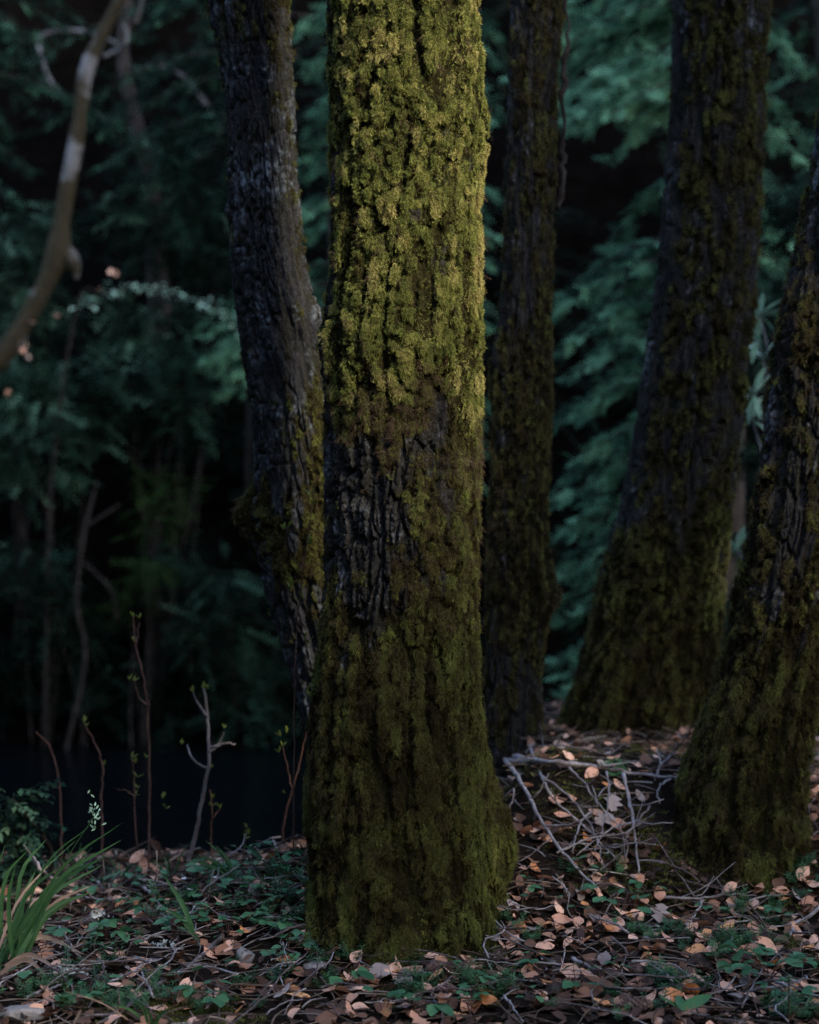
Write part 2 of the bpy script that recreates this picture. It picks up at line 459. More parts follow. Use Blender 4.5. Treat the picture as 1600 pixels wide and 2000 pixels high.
# ------------------------------------------------------------------ moss clumps (shapes shared by every trunk)
def sprig(mb, base, d, length, wid, droop, rs, barbs=True, seg=4):
    d = Vector(d).normalized(); p = Vector(base); pts = [p.copy()]
    for i in range(seg):
        d = (d + Vector((rs.uniform(-.22, .22), rs.uniform(-.3, .3), rs.uniform(-.2, .2) - droop))).normalized()
        p = p + d * length / seg; pts.append(p.copy())
    side = d.cross(Vector((rs.uniform(-1, 1), rs.uniform(-1, 1), rs.uniform(-1, 1)))).normalized()
    mb.ribbon(pts, [wid * q for q in np.linspace(1.0, 0.25, seg + 1)], side)
    if barbs:
        for i in range(1, seg + 1):
            for s in (-1, 1):
                b = pts[i - 1].lerp(pts[i], rs.uniform(0.1, 0.9))
                ax = (pts[i] - pts[i - 1]).normalized()
                o = (side * s + ax * 0.7 + Vector((rs.uniform(-.5, .5), rs.uniform(-.5, .5), rs.uniform(-.5, .5)))).normalized()
                L = length * rs.uniform(0.16, 0.30)
                q = ax * wid * 0.5
                mb.add([b - q, b + q, b + o * L + Vector((0, 0, -L * 0.3))], [(0, 1, 2)])

def moss_clump(name, n, spread, lmin, lmax, wid, droop, out, seed, mat, barbs=True, seg=3):
    rs = random.Random(seed); mb = MB(); tone = []
    for _ in range(n):
        a = rs.uniform(0, 2 * math.pi); r = spread * math.sqrt(rs.random())
        base = (-0.003, r * math.cos(a), r * math.sin(a))
        d = (out, math.cos(a) * 0.8 + rs.uniform(-.4, .4), math.sin(a) * 0.55 + rs.uniform(-.5, .3))
        n0 = len(mb.v)
        sprig(mb, base, d, rs.uniform(lmin, lmax), wid * rs.uniform(.7, 1.2), droop, rs, barbs, seg)
        k = rs.uniform(0.2, 1.75); tone += [k] * (len(mb.v) - n0)
    me = mb.data(name, mat)
    me.attributes.new('tone', 'FLOAT', 'POINT').data.foreach_set('value', np.array(tone, np.float32))
    return me
MOSS = [moss_clump('moss_cushion_%d' % i, 26, 0.014, 0.006, 0.014, 0.0017, 0.30, 0.7, 100 + i, M['moss']) for i in range(4)] + \
       [moss_clump('moss_hanging_%d' % i, 16, 0.008, 0.012, 0.028, 0.0015, 0.75, 0.5, 200 + i, M['moss'], True, 5) for i in range(3)] + \
       [moss_clump('moss_tendril_%d' % i, 10, 0.014, 0.018, 0.045, 0.0009, 0.30, 0.55, 300 + i, M['tendril'], True, 6) for i in range(3)]

# ------------------------------------------------------------------ leaves used by crowns and shrubs
def leaf_blade(mb, base, d, up, L, W, curl=0.15, fold=0.2, nseg=4):
    """one ovate leaf: two strips folded along the midrib"""
    d = Vector(d).normalized(); s = d.cross(Vector(up)).normalized(); u = s.cross(d)
    v = []; prof = [0.08, 0.75, 1.0, 0.72, 0.02] if nseg == 4 else [0.1, 1.0, 0.05]
    for i, w_ in enumerate(prof):
        t = i / (len(prof) - 1)
        c = Vector(base) + d * L * t - u * curl * L * t * t
        v += [c + s * W / 2 * w_ + u * fold * W / 2 * w_, c, c - s * W / 2 * w_ + u * fold * W / 2 * w_]
    f = []
    for i in range(len(prof) - 1):
        f += [(3 * i, 3 * i + 1, 3 * i + 4, 3 * i + 3), (3 * i + 1, 3 * i + 2, 3 * i + 5, 3 * i + 4)]
    mb.add(v, f)

def leaf_sprig(name, seed, n, L, leafL, leafW, mat):
    rs = random.Random(seed); mb = MB()
    for i in range(n):
        t = (i + 0.5) / n
        b = Vector((L * t, rs.uniform(-.01, .01), -0.15 * L * t * t))
        s = 1 if i % 2 else -1
        leaf_blade(mb, b, (0.6, s * 0.9, rs.uniform(-.5, .3)), (rs.uniform(-.3, .3), rs.uniform(-.3, .3), 1),
                   leafL * rs.uniform(.7, 1.15), leafW * rs.uniform(.8, 1.1), 0.2, 0.2, 2)
    mb.tube([(0, 0, 0), (L * .5, 0, -.04 * L), (L, 0, -.15 * L)], [0.003, 0.002, 0.001], 3, False)
    return mb.data(name, mat)
SPRIGS = [leaf_sprig('shrub_sprig_%d' % i, 400 + i, 18, 0.26, 0.040, 0.019, M['shrub']) for i in range(3)]
YSPRIGS = [leaf_sprig('bright_sprig_%d' % i, 420 + i, 16, 0.26, 0.05, 0.018, M['yellow_green']) for i in range(2)]
CANOPY = [leaf_sprig('canopy_sprig_%d' % i, 440 + i, 12, 0.5, 0.17, 0.09, M['canopy']) for i in range(3)]

def needle_spray(name, seed):
    """flat fan of needled twiglets pointing along +X"""
    rs = random.Random(seed); mb = MB()
    def twig(p0, d, L):
        d = d.normalized(); s = Vector((-d.y, d.x, 0)); k = max(5, int(L / 0.0075))
        mb.ribbon([p0, p0 + d * L], [0.003, 0.001], s)
        for i in range(k):
            for sg in (-1, 1):
                b = p0 + d * L * (i + rs.random()) / k
                o = (s * sg + d * rs.uniform(.35, .8) + Vector((0, 0, rs.uniform(-.35, .25)))).normalized()
                l = rs.uniform(0.013, 0.022); q = d * 0.0019
                mb.add([b - q, b + q, b + o * l], [(0, 1, 2)])
    L = 0.30
    for i in range(11):
        t = 0.08 + 0.9 * i / 11
        p = Vector((L * t, 0, -0.10 * L * t * t))
        for sg in (-1, 1):
            twig(p, Vector((0.75, sg * 0.8, -0.12 + rs.uniform(-.14, .1))), L * (0.46 * (1 - t) + 0.08) * rs.uniform(.75, 1.1))
    twig(Vector((0, 0, 0)), Vector((1, 0, -0.06)), L)
    return mb.data(name, M['conifer'])
SPRAYS = [needle_spray('needle_spray_%d' % i, 500 + i) for i in range(3)]

# ------------------------------------------------------------------ the five big mossy trunks
def smooth_interp(xq, x, y):
    """Catmull-Rom through (x, y), x ascending"""
    x = np.asarray(x, float); y = np.asarray(y, float)
    m = np.gradient(y, x)
    k = np.clip(np.searchsorted(x, xq) - 1, 0, len(x) - 2)
    h = x[k + 1] - x[k]; t = np.clip((xq - x[k]) / h, 0, 1)
    return ((2 * t ** 3 - 3 * t ** 2 + 1) * y[k] + (t ** 3 - 2 * t ** 2 + t) * h * m[k]
            + (-2 * t ** 3 + 3 * t ** 2) * y[k + 1] + (t ** 3 - t ** 2) * h * m[k + 1])

def big_tree(name, label, Y, prof, nth, nz, ncell, ch, depth, cover, mat, seed, n_moss, tintf, bumps=(), lobes=(),
             lump=0.012, top=9.5, moss_scale=1.0, crown_n=80, limbs=5):
    """prof: (photo row, left edge, right edge) of the trunk at distance Y; cover(a, py) = how mossy the bark is there"""
    prof = sorted(prof, key=lambda q: -q[0])
    pz = np.array([H + (CY - q[0]) / F * Y for q in prof])
    pc = np.array([((q[1] + q[2]) / 2 - CX) / F * Y for q in prof])
    pr = np.array([(q[2] - q[1]) / 2 / F * Y for q in prof])
    ztop_vis = H + (CY + 180) / F * Y
    zs = np.concatenate([np.linspace(pz[0], ztop_vis, nz, endpoint=False), np.linspace(ztop_vis, top, 30)])
    slope = (pc[-1] - pc[-2]) / (pz[-1] - pz[-2])
    ext = zs > pz[-1]
    cx = np.where(ext, pc[-1] + slope * (zs - pz[-1]) * 0.7, smooth_interp(zs, pz, pc))
    rr = np.where(ext, pr[-1] * (1 - 0.5 * np.clip((zs - pz[-1]) / (top - pz[-1]), 0, 1)), smooth_interp(zs, pz, pr))
    rr = rr - 0.003
    # angles, denser on the side that faces the camera; angle 0 = towards the camera, + = to the right
    q = np.linspace(-1, 1, nth, endpoint=False)
    th = np.pi * (0.62 * q + 0.38 * q ** 3)
    TH, ZZ = np.meshgrid(th, zs)
    RRR = np.repeat(rr[:, None], nth, 1); CXX = np.repeat(cx[:, None], nth, 1)
    PY = CY - (ZZ - H) / Y * F
    A = np.sin(TH) * np.where(np.abs(TH) < np.pi / 2, 1, 1.0)
    ncx, ncy = np.cos(TH), np.sin(TH)
    lumpy = fbm(ncx * 1.3 + 5, ncy * 1.3, ZZ * 4.2, 3, seed) - 0.5
    RB = RRR * (1 + 0.07 * lumpy)
    for (ba, bpy_, amp, sa, sz) in bumps:
        dth = np.angle(np.exp(1j * (TH - ba)))
        RB = RB + amp * np.exp(-(dth / sa) ** 2 - ((PY - bpy_) / sz) ** 2)
    zg = pz[0] + 0.12
    for (la, amp, sa, hgt) in lobes:
        dth = np.angle(np.exp(1j * (TH - la)))
        RB = RB + amp * np.exp(-(dth / sa) ** 2) * np.exp(-np.maximum(ZZ - zg, 0) / hgt)
    # moss cover: wanted amount broken up by noise
    PYW = PY + 420 * (fbm(ncx * 2.2 + 8, ncy * 2.2, ZZ * 3.2, 4, seed + 80) - 0.5)
    want = cover(TH, PYW)
    pn = fbm(ncx * 6 + 1, ncy * 6, ZZ * 16, 5, seed + 40)
    cov = sstep(0.36, 0.66, pn + (want - 0.5) * 0.8)
    cov = np.where(want <= 0.01, 0, cov)
    # bark plates and furrows
    Rc = ncell / (2 * np.pi)
    wu = (fbm(ncx * Rc * .7, ncy * Rc * .7, ZZ / ch * 1.6, 4, seed + 1) - .5) * 1.0
    wvv = (fbm(ncx * Rc * .7 + 9, ncy * Rc * .7, ZZ / ch * 1.6, 3, seed + 2) - .5) * 1.1
    f1, f2 = worley((TH + np.pi) / (2 * np.pi) * ncell + wu, ZZ / (ch * 0.6) + wvv, ncell, seed + 3)
    crack = sstep(0.02, 0.16, f2 - f1)
    uu = TH + wu * 0.22 * 2 * np.pi / ncell * 3
    Rf = Rc * 0.85
    rid = np.abs(2 * vnoise(np.cos(uu) * Rf * 1.6 + 31, np.sin(uu) * Rf * 1.6 + 17, ZZ / (ch * 1.5), seed + 13) - 1)
    rid2 = np.abs(2 * vnoise(np.cos(uu) * Rf * 3.1 + 7, np.sin(uu) * Rf * 3.1 + 3, ZZ / (ch * 0.8), seed + 14) - 1)
    plate = sstep(0.05, 0.24, rid) * (0.30 + 0.70 * crack) * (0.6 + 0.4 * sstep(0.04, 0.22, rid2))
    f3, f4 = worley((TH + np.pi) / (2 * np.pi) * ncell * 2 + wu * 2.5, ZZ / ch * 9 + wvv * 3, ncell * 2, seed + 5)
    flake = sstep(0.0, 0.18, f4 - f3) * (0.6 + 0.8 * vnoise((TH + np.pi) * ncell * .9, ZZ / ch * 12, 0.5, seed + 8))
    fine = fbm(ncx * Rc * 5, ncy * Rc * 5, ZZ * 110, 3, seed + 7) - 0.5
    pad1 = fbm(ncx * Rc * 2.9, ncy * Rc * 2.9, ZZ * 52, 3, seed + 11)          # cushions of moss
    pad2 = fbm(ncx * Rc * 1.7 + 3, ncy * Rc * 1.7, ZZ * 9, 3, seed + 12)        # ropes of moss low down
    lw = sstep(1000, 1350, PY) * 0.65
    pad = pad1 * (1 - lw) + pad2 * lw
    disp = depth * (plate - 1) * (1 - 0.15 * cov) + 0.26 * depth * (flake - 1) * (1 - cov) + 0.007 * fine
    disp = disp + cov * lump * (sstep(0.34, 0.66, pad) - 0.6) - 0.003 * sstep(0.3, 0.8, want)
    RD = RB + disp
    X = CXX + RD * np.sin(TH); Yc = Y - RD * np.cos(TH)
    V = np.stack([X, Yc, ZZ], -1)
    nrow = len(zs)
    ids = np.arange(nrow * nth).reshape(nrow, nth); idn = np.roll(ids, -1, 1)
    faces = np.stack([ids[:-1], idn[:-1], idn[1:], ids[1:]], -1).reshape(-1, 4)
    base = Vector((float(cx[0]), Y, float(pz[0])))
    root = empty(name, base); tag(root, label, 'tree', 'big mossy trunks on the creek bank')
    Vl = V.reshape(-1, 3) - np.array(base)
    me = bpy.data.meshes.new('trunk')
    me.vertices.add(len(Vl)); me.vertices.foreach_set('co', Vl.astype(np.float32).ravel())
    me.loops.add(faces.size); me.loops.foreach_set('vertex_index', faces.ravel().astype(np.int32))
    me.polygons.add(len(faces)); me.polygons.foreach_set('loop_start', np.arange(0, faces.size, 4, dtype=np.int32))
    me.polygons.foreach_set('use_smooth', np.ones(len(faces), bool))
    me.update(calc_edges=True); me.validate()
    me.attributes.new('moss', 'FLOAT', 'POINT').data.foreach_set('value', cov.ravel().astype(np.float32))
    me.attributes.new('plate', 'FLOAT', 'POINT').data.foreach_set('value', plate.ravel().astype(np.float32))
    me.materials.append(mat)
    obj('trunk', me, root)
    # moss clumps on the cover
    sel_th = np.abs(th) < R(115)
    sub = np.where(sel_th)[0]
    nvis = nz
    arc = np.diff(np.append(th, np.pi))[sub][None, :] * RB[:nvis][:, sub]
    wgt = (cov[:nvis][:, sub] * arc).ravel(); wgt = np.maximum(wgt, 0)
    wgt = wgt * (0.06 + sstep(0.2, 0.65, plate[:nvis][:, sub].ravel())) * (0.22 + sstep(0.42, 0.58, pad[:nvis][:, sub].ravel()))
    wgt /= wgt.sum()
    pick = RNG.choice(len(wgt), n_moss, p=wgt)
    ri, ci = pick // len(sub), sub[pick % len(sub)]
    pos = V[ri, ci] - np.array(base)
    th_p, py_p = TH[ri, ci], PY[ri, ci]
    pos[:, 2] += RNG.normal(0, 0.003, n_moss)
    # outward direction in world: (sin th, -cos th) -> rotation about Z of +X
    rz = np.arctan2(-np.cos(th_p), np.sin(th_p)) + RNG.normal(0, 0.45, n_moss)
    slope_r = np.gradient(RB, zs, axis=0)[ri, ci]
    ry = np.arctan(slope_r) * 0.8 + RNG.normal(0.05, 0.3, n_moss)
    rx = RNG.normal(0, 0.5, n_moss)
    tint, kinds = tintf(th_p, PYW[ri, ci], cov[ri, ci], pad[ri, ci])
    tn = fbm(np.cos(th_p) * 5, np.sin(th_p) * 5, ZZ[ri, ci] * 16, 3, seed + 60)
    tint = tint + (tn - 0.5) * 0.85 + RNG.normal(0, 0.06, n_moss) + 0.25 * (sstep(0.42, 0.62, pad[ri, ci]) - 0.6)
    scl = (0.20 + 0.36 * RNG.random(n_moss) ** 2.5) * moss_scale * (0.6 + 0.4 * cov[ri, ci]); scl = np.where(np.asarray(kinds) >= 7, scl * 1.25, np.where(np.asarray(kinds) >= 4, scl * 1.05, scl))
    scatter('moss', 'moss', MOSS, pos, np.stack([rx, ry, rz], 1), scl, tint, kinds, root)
    # limbs and crown, above the picture
    rs = random.Random(seed)
    tips = []
    for i in range(limbs):
        z0 = top - 2.3 + 2.2 * i / max(limbs - 1, 1)
        a = i * 2.4 + rs.random(); L = rs.uniform(1.3, 2.2)
        c = Vector((float(np.interp(z0, zs, cx)), Y, z0)) - base
        d = Vector((math.cos(a), math.sin(a), 0))
        pts = [c, c + d * L * .4 + Vector((0, 0, .5)), c + d * L + Vector((0, 0, 1.2))]
        mb = MB(); mb.tube(spline(pts, 8), np.linspace(0.07, 0.015, 8), 7); mb.build('limb', M['limb'], root)
        tips += [(spline(pts, 12)[k] + Vector((rs.gauss(0, .35), rs.gauss(0, .35), rs.gauss(0.1, .3)))) for k in range(4, 12) for _ in range(max(1, crown_n // (limbs * 8)))]
    tips = np.array([tuple(p) for p in tips]); n = len(tips)
    scatter('crown', 'canopy', CANOPY, tips, np.stack([RNG.uniform(-.6, .6, n), RNG.uniform(-.3, .7, n), RNG.uniform(0, 6.28, n)], 1),
            RNG.uniform(.7, 1.2, n), RNG.random(n), None, root)
    return root, dict(V=V, th=th, zs=zs, PY=PY, rb=RB, cx=cx, Y=Y)

def band(py, a, b, soft=60): return sstep(a - soft, a + soft, py) * (1 - sstep(b - soft, b + soft, py))

def cover_center(th, py):
    a = np.sin(th)
    up = 1.0 - 0.30 * band(py, 330, 470, 50) * (np.abs(a - 0.25) < 0.6) - 0.55 * (1 - sstep(-0.97, -0.84, a)) * (py < 900)
    mid = 0.27 + 0.19 * sstep(-0.35, -0.05, a) + 0.28 * sstep(0.72, 0.9, a)
    low = 0.93
    c = up * (1 - sstep(770, 900, py)) + mid * sstep(770, 900, py) * (1 - sstep(1080, 1400, py)) + low * sstep(1080, 1400, py)
    return np.where(np.abs(th) > 2.0, 0.3, c)

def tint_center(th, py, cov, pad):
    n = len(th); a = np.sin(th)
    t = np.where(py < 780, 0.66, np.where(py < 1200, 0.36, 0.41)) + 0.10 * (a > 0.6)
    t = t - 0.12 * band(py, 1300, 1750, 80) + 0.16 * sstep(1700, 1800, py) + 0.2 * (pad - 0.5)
    u = RNG.random(n)
    k = RNG.integers(0, 4, n)
    k = np.where(u > np.where(py < 800, 0.82, 0.6), RNG.integers(4, 7, n), k)
    ten = band(py, 780, 1000, 60) * 0.16 + 0.07 * band(py, 1020, 1250, 60) + 0.012
    k = np.where(RNG.random(n) < ten, RNG.integers(7, 10, n), k)
    return t, k

CENTER = [(-400, 640, 932), (-200, 638, 935), (0, 637, 938), (150, 640, 945), (270, 645, 950), (330, 645, 946), (420, 641, 942), (520, 640, 944), (600, 633, 944), (700, 628, 942),
          (800, 629, 940), (900, 630, 939), (1000, 630, 938), (1100, 631, 936), (1200, 625, 938), (1300, 613, 941), (1400, 602, 948), (1500, 597, 955),
          (1600, 596, 960), (1700, 598, 966), (1800, 596, 972), (1900, 590, 980), (1960, 585, 985)]
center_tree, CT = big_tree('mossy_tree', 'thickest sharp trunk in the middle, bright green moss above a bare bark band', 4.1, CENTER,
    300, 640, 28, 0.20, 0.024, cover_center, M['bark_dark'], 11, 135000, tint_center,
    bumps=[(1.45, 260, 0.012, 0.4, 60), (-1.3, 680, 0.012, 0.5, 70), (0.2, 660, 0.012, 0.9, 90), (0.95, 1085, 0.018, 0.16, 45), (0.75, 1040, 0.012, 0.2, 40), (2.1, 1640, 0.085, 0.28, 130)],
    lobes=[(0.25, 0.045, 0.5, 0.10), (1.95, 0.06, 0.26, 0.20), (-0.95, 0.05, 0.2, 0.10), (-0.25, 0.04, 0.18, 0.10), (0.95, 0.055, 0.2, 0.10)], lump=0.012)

def cover_left(th, py):
    a = np.sin(th)
    c = 0.22 + 0.13 * sstep(0.2, 0.9, a) + 0.46 * sstep(640, 950, py) * sstep(-0.25, 0.35, a) + 0.2 * (py < 110)
    return np.clip(c + 0.42 * band(py, 940, 1080, 40), 0, 0.95)
def tint_dull(base, ten):
    def f(th, py, cov, pad):
        n = len(th)
        k = np.where(RNG.random(n) > 0.5, RNG.integers(4, 7, n), RNG.integers(0, 4, n))
        k = np.where(RNG.random(n) < ten, RNG.integers(7, 10, n), k)
        return np.full(n, base) + 0.25 * (pad - 0.5), k
    return f
LEFT = [(-400, 370, 540), (-200, 388, 556), (0, 405, 570), (100, 420, 575), (200, 437, 578), (300, 441, 583), (400, 444, 590), (550, 452, 605), (650, 465, 628), (750, 480, 648), (850, 491, 662),
        (940, 496, 675), (1060, 500, 690), (1120, 507, 698), (1200, 527, 712), (1300, 558, 728), (1400, 582, 748), (1500, 600, 770), (1620, 610, 795), (1760, 600, 820)]
big_tree('leaning_tree', 'grey furrowed trunk left of the middle one, leaning away with a burl on its side', 4.8, LEFT,
    230, 460, 22, 0.16, 0.019, cover_left, M['bark_grey'], 23, 16000, tint_dull(0.32, 0.06),
    bumps=[(-1.5, 1005, 0.068, 0.42, 46), (-1.55, 420, 0.014, 0.25, 25), (1.4, 620, 0.02, 0.4, 60)], lump=0.016)

def cover_thin(th, py):
    return np.clip(0.50 + 0.22 * band(py, 650, 1300, 80) - 0.12 * band(py, 1330, 1500, 40) + 0.1 * np.sin(th), 0, 1)
THIN = [(-400, 1000, 1112), (-200, 997, 1108), (0, 995, 1103), (100, 993, 1096), (300, 985, 1086), (500, 979, 1082), (700, 966, 1080), (800, 959, 1079), (900, 955, 1075), (1000, 951, 1071),
        (1100, 948, 1072), (1200, 945, 1068), (1300, 943, 1062), (1400, 941, 1062), (1480, 935, 1070), (1560, 925, 1080)]
thin_tree, _ = big_tree('slender_tree', 'slenderest of the big trunks, brown with thin moss, right behind the middle one', 5.6, THIN,
    150, 400, 18, 0.2, 0.016, cover_thin, M['bark_brown'], 37, 24000, tint_dull(0.24, 0.12), bumps=[(1.5, 1150, 0.05, 0.5, 50), (-1.5, 720, 0.014, 0.5, 60)], lump=0.016)

def cover_broad(th, py):
    a = np.sin(th)
    c = 0.53 + 0.40 * sstep(950, 1150, py) - 0.25 * band(py, 830, 930, 30) * (a > 0) - 0.3 * (a < -0.8) * (py < 1080)
    return np.clip(c, 0, 1)
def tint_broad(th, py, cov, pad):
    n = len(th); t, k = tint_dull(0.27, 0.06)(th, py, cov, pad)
    t = t + 0.62 * band(py, 1040, 1230, 60) * sstep(0.45, 0.8, np.sin(th))  # brighter tint paints the light falling on the right flank into the moss
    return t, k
BROAD = [(-400, 1330, 1525), (-200, 1323, 1515), (0, 1315, 1505), (200, 1308, 1496), (400, 1292, 1488), (550, 1278, 1480), (700, 1256, 1464), (800, 1241, 1456), (900, 1225, 1442), (1000, 1204, 1430),
         (1100, 1177, 1420), (1200, 1155, 1412), (1300, 1129, 1400), (1400, 1100, 1380), (1460, 1080, 1372), (1560, 1050, 1380)]
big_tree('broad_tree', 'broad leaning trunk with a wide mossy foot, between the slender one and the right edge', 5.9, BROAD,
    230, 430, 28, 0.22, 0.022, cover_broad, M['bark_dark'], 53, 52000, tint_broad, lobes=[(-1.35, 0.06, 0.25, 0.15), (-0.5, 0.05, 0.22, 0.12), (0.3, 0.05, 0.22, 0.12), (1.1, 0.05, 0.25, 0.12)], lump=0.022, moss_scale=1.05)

def cover_edge(th, py):
    return np.clip(0.38 + 0.56 * sstep(1000, 1330, py) + 0.2 * band(py, 600, 780, 50), 0, 1)
def tint_edge(th, py, cov, pad):
    n = len(th); t, k = tint_dull(0.30, 0.06)(th, py, cov, pad)
    return t, np.where((py < 1100) & (RNG.random(n) < 0.15), RNG.integers(7, 10, n), k)
EDGE = [(-400, 1712, 1890), (-200, 1668, 1848), (0, 1626, 1808), (200, 1600, 1782), (300, 1586, 1770), (400, 1566, 1753), (500, 1545, 1735), (600, 1523, 1718), (700, 1506, 1706), (800, 1495, 1698), (900, 1485, 1690),
        (1000, 1470, 1678), (1100, 1448, 1658), (1200, 1424, 1632), (1300, 1400, 1610), (1400, 1368, 1594), (1500, 1336, 1580), (1600, 1308, 1576), (1700, 1290, 1580), (1800, 1275, 1590), (1880, 1262, 1600)]
big_tree('edge_tree', 'dark leaning trunk cut by the right edge, thick moss around its foot', 4.65, EDGE,
    220, 460, 26, 0.2, 0.021, cover_edge, M['bark_dark'], 71, 50000, tint_edge, bumps=[(-1.2, 960, 0.02, 0.4, 70), (-1.0, 640, 0.015, 0.4, 60)],
    lobes=[(-1.2, 0.07, 0.22, 0.12), (-0.4, 0.05, 0.22, 0.10), (0.4, 0.055, 0.22, 0.10), (1.15, 0.06, 0.22, 0.12)], lump=0.022, moss_scale=1.05)

# ------------------------------------------------------------------ the far bank: conifers, shrubs, thin trees
def ground_under(x, y): return float(ground_z(x, y))

def conifer(label, px, Y, tips, seed, tint=0.5, height=11.0, high=26, spread=1.6):
    high = int(high * 0.7)
    x = (px - CX) / F * Y; zb = ground_under(x, Y)
    base = Vector((x, Y, zb)); root = empty('conifer', base); tag(root, label, 'tree', 'conifers on the far bank')
    rs = random.Random(seed)
    mb = MB(); mb.tube([(rs.uniform(-.03, .03) * i, 0, height * i / 9 - 0.3) for i in range(10)], np.linspace(0.16, 0.03, 10), 10)
    mb.build('trunk', M['limb'], root)
    pos, rot, scl, tn = [], [], [], []
    ends = [(P(a, b, Y + dy) - base, 0.0) for (a, b, dy) in tips]
    ends += [(P(a + rs.gauss(0, 30), b + rs.gauss(0, 34), Y + dy + rs.uniform(.15, .9)) - base, -0.22) for (a, b, dy) in tips]
    for i in range(high):
        an = rs.uniform(0, 6.28); L = rs.uniform(.7, 1.0) * spread; zz = rs.uniform(3.2 - zb + 0.9, height * 0.95)
        L *= 1.2 - 0.8 * zz / height
        ends.append((Vector((math.cos(an) * L, math.sin(an) * L, zz - 0.25 * L)), 0.0))
    for (e, seen) in ends:
        hd = Vector((e.x, e.y, 0)).length
        s = Vector((0, 0, e.z + 0.30 * hd + 0.05))
        m_ = s.lerp(e, 0.5) + Vector((0, 0, 0.10 * hd))
        pts = spline([s, m_, e], 14)
        b = MB(); b.tube(pts, np.linspace(0.018, 0.004, 14), 4, False); b.build('bough', M['limb'], root)
        length = sum((pts[k + 1] - pts[k]).length for k in range(13))
        n = max(20, int(length / 0.014))
        pl = spline([s, m_, e], n)
        for k in range(n):
            if k < n * 0.22: continue
            d = (pl[min(k + 1, n - 1)] - pl[max(k - 1, 0)]).normalized()
            yaw = math.atan2(d.y, d.x)
            pos.append(pl[k]); sg = 1 if k % 2 else -1
            rot.append((rs.gauss(0, .55), rs.gauss(0.38, .35), yaw + (sg * rs.uniform(.2, 1.3) if k < n - 1 else 0)))
            scl.append(rs.uniform(.18, .52) * (1.2 - 0.4 * k / n)); tn.append(tint + seen + rs.gauss(0, .26) + 0.2 * k / n)
    o = scatter('needles', 'sprays', SPRAYS, [tuple(p) for p in pos], rot, np.array(scl), np.array(tn), None, root)
    return root

conifer('conifer with bright blue green boughs between the slender and the broad trunk', 1400, 10.2,
    [(1050, 215, 0), (1120, 250, .3), (1180, 235, -.2), (1240, 250, .1), (1290, 235, -.2), (1010, 150, .3), (1110, 130, .6), (1200, 150, .2), (1270, 130, -.3), (1150, 70, .5), (1240, 50, .2), (1060, 60, .8),
     (1110, 190, -.1), (1160, 190, -.3), (1220, 200, .4),
     (1560, 120, .2), (1580, 330, .4), (1540, 480, .3), (1590, 560, .1), (1130, 215, -.4), (1190, 225, -.5), (1230, 190, -.3), (1090, 235, -.3)], 1, 0.80, high=6)  # raised tint puts the sky light on these boughs into their colour
conifer('conifer with drooping green boughs low between the slender and the broad trunk', 1372, 9.4,
    [(1095, 600, 0), (1130, 660, .2), (1100, 740, -.2), (1150, 790, .1), (1180, 700, .5), (1090, 830, .2), (1120, 900, -.1), (1160, 930, .3), (1090, 980, .1), (1130, 1040, .2),
     (1190, 980, .2), (1100, 1120, 0), (1140, 1180, .2), (1090, 1220, .3), (1100, 1320, .2), (1085, 1370, .3), (1200, 860, .4), (1210, 620, .5), (1160, 570, .5), (1060, 1060, .4)], 2, 0.52, 9, 8)
conifer('conifer behind the middle trunk showing green boughs on both its sides', 790, 12.8,
    [(960, 240, 0), (975, 390, .2), (985, 470, -.1), (955, 520, .2), (970, 120, .3), (955, 640, .2), (600, 420, 0), (590, 470, .2), (610, 340, .3), (600, 130, .2), (590, 60, .5), (615, 220, .3),
     (965, 800, .4), (950, 960, .4), (610, 560, .4)], 3, 0.62, high=10)
conifer('conifer behind the leaning grey trunk with one green bough drooping on its left', 695, 12.9,
    [(410, 720, 0), (425, 690, .1), (440, 740, -.1), (400, 660, .2), (470, 600, .3), (590, 640, .3), (440, 770, .1), (420, 730, .2), (450, 700, .1), (405, 700, .0)], 4, 0.8, 9, 8)
conifer('dark conifer in the left background with boughs up to the top edge', 515, 14.0,
    [(250, 80, 0), (380, 60, .4), (420, 170, .2), (300, 200, .3), (200, 260, .2), (360, 320, .4), (400, 260, 0), (240, 380, .3), (300, 30, .2), (190, 330, 0.1)], 5, 0.06, 12, 26, 2.0)
conifer('dark conifer at the left edge behind the curved tree', -150, 13.2,
    [(20, 60, 0), (90, 90, .2), (60, 180, .1), (20, 260, .3), (130, 60, .3), (30, 390, .2), (10, 480, .1), (60, 330, .4)], 6, 0.12, 12, 26, 2.0)
conifer('dim conifer at the right edge behind the broad trunk', 1640, 12.5,
    [(1540, 40, 0), (1580, 210, .2), (1550, 300, .1), (1520, 400, .3), (1570, 450, .2), (1530, 160, 0)], 8, 0.22, 12, 24, 2.0)

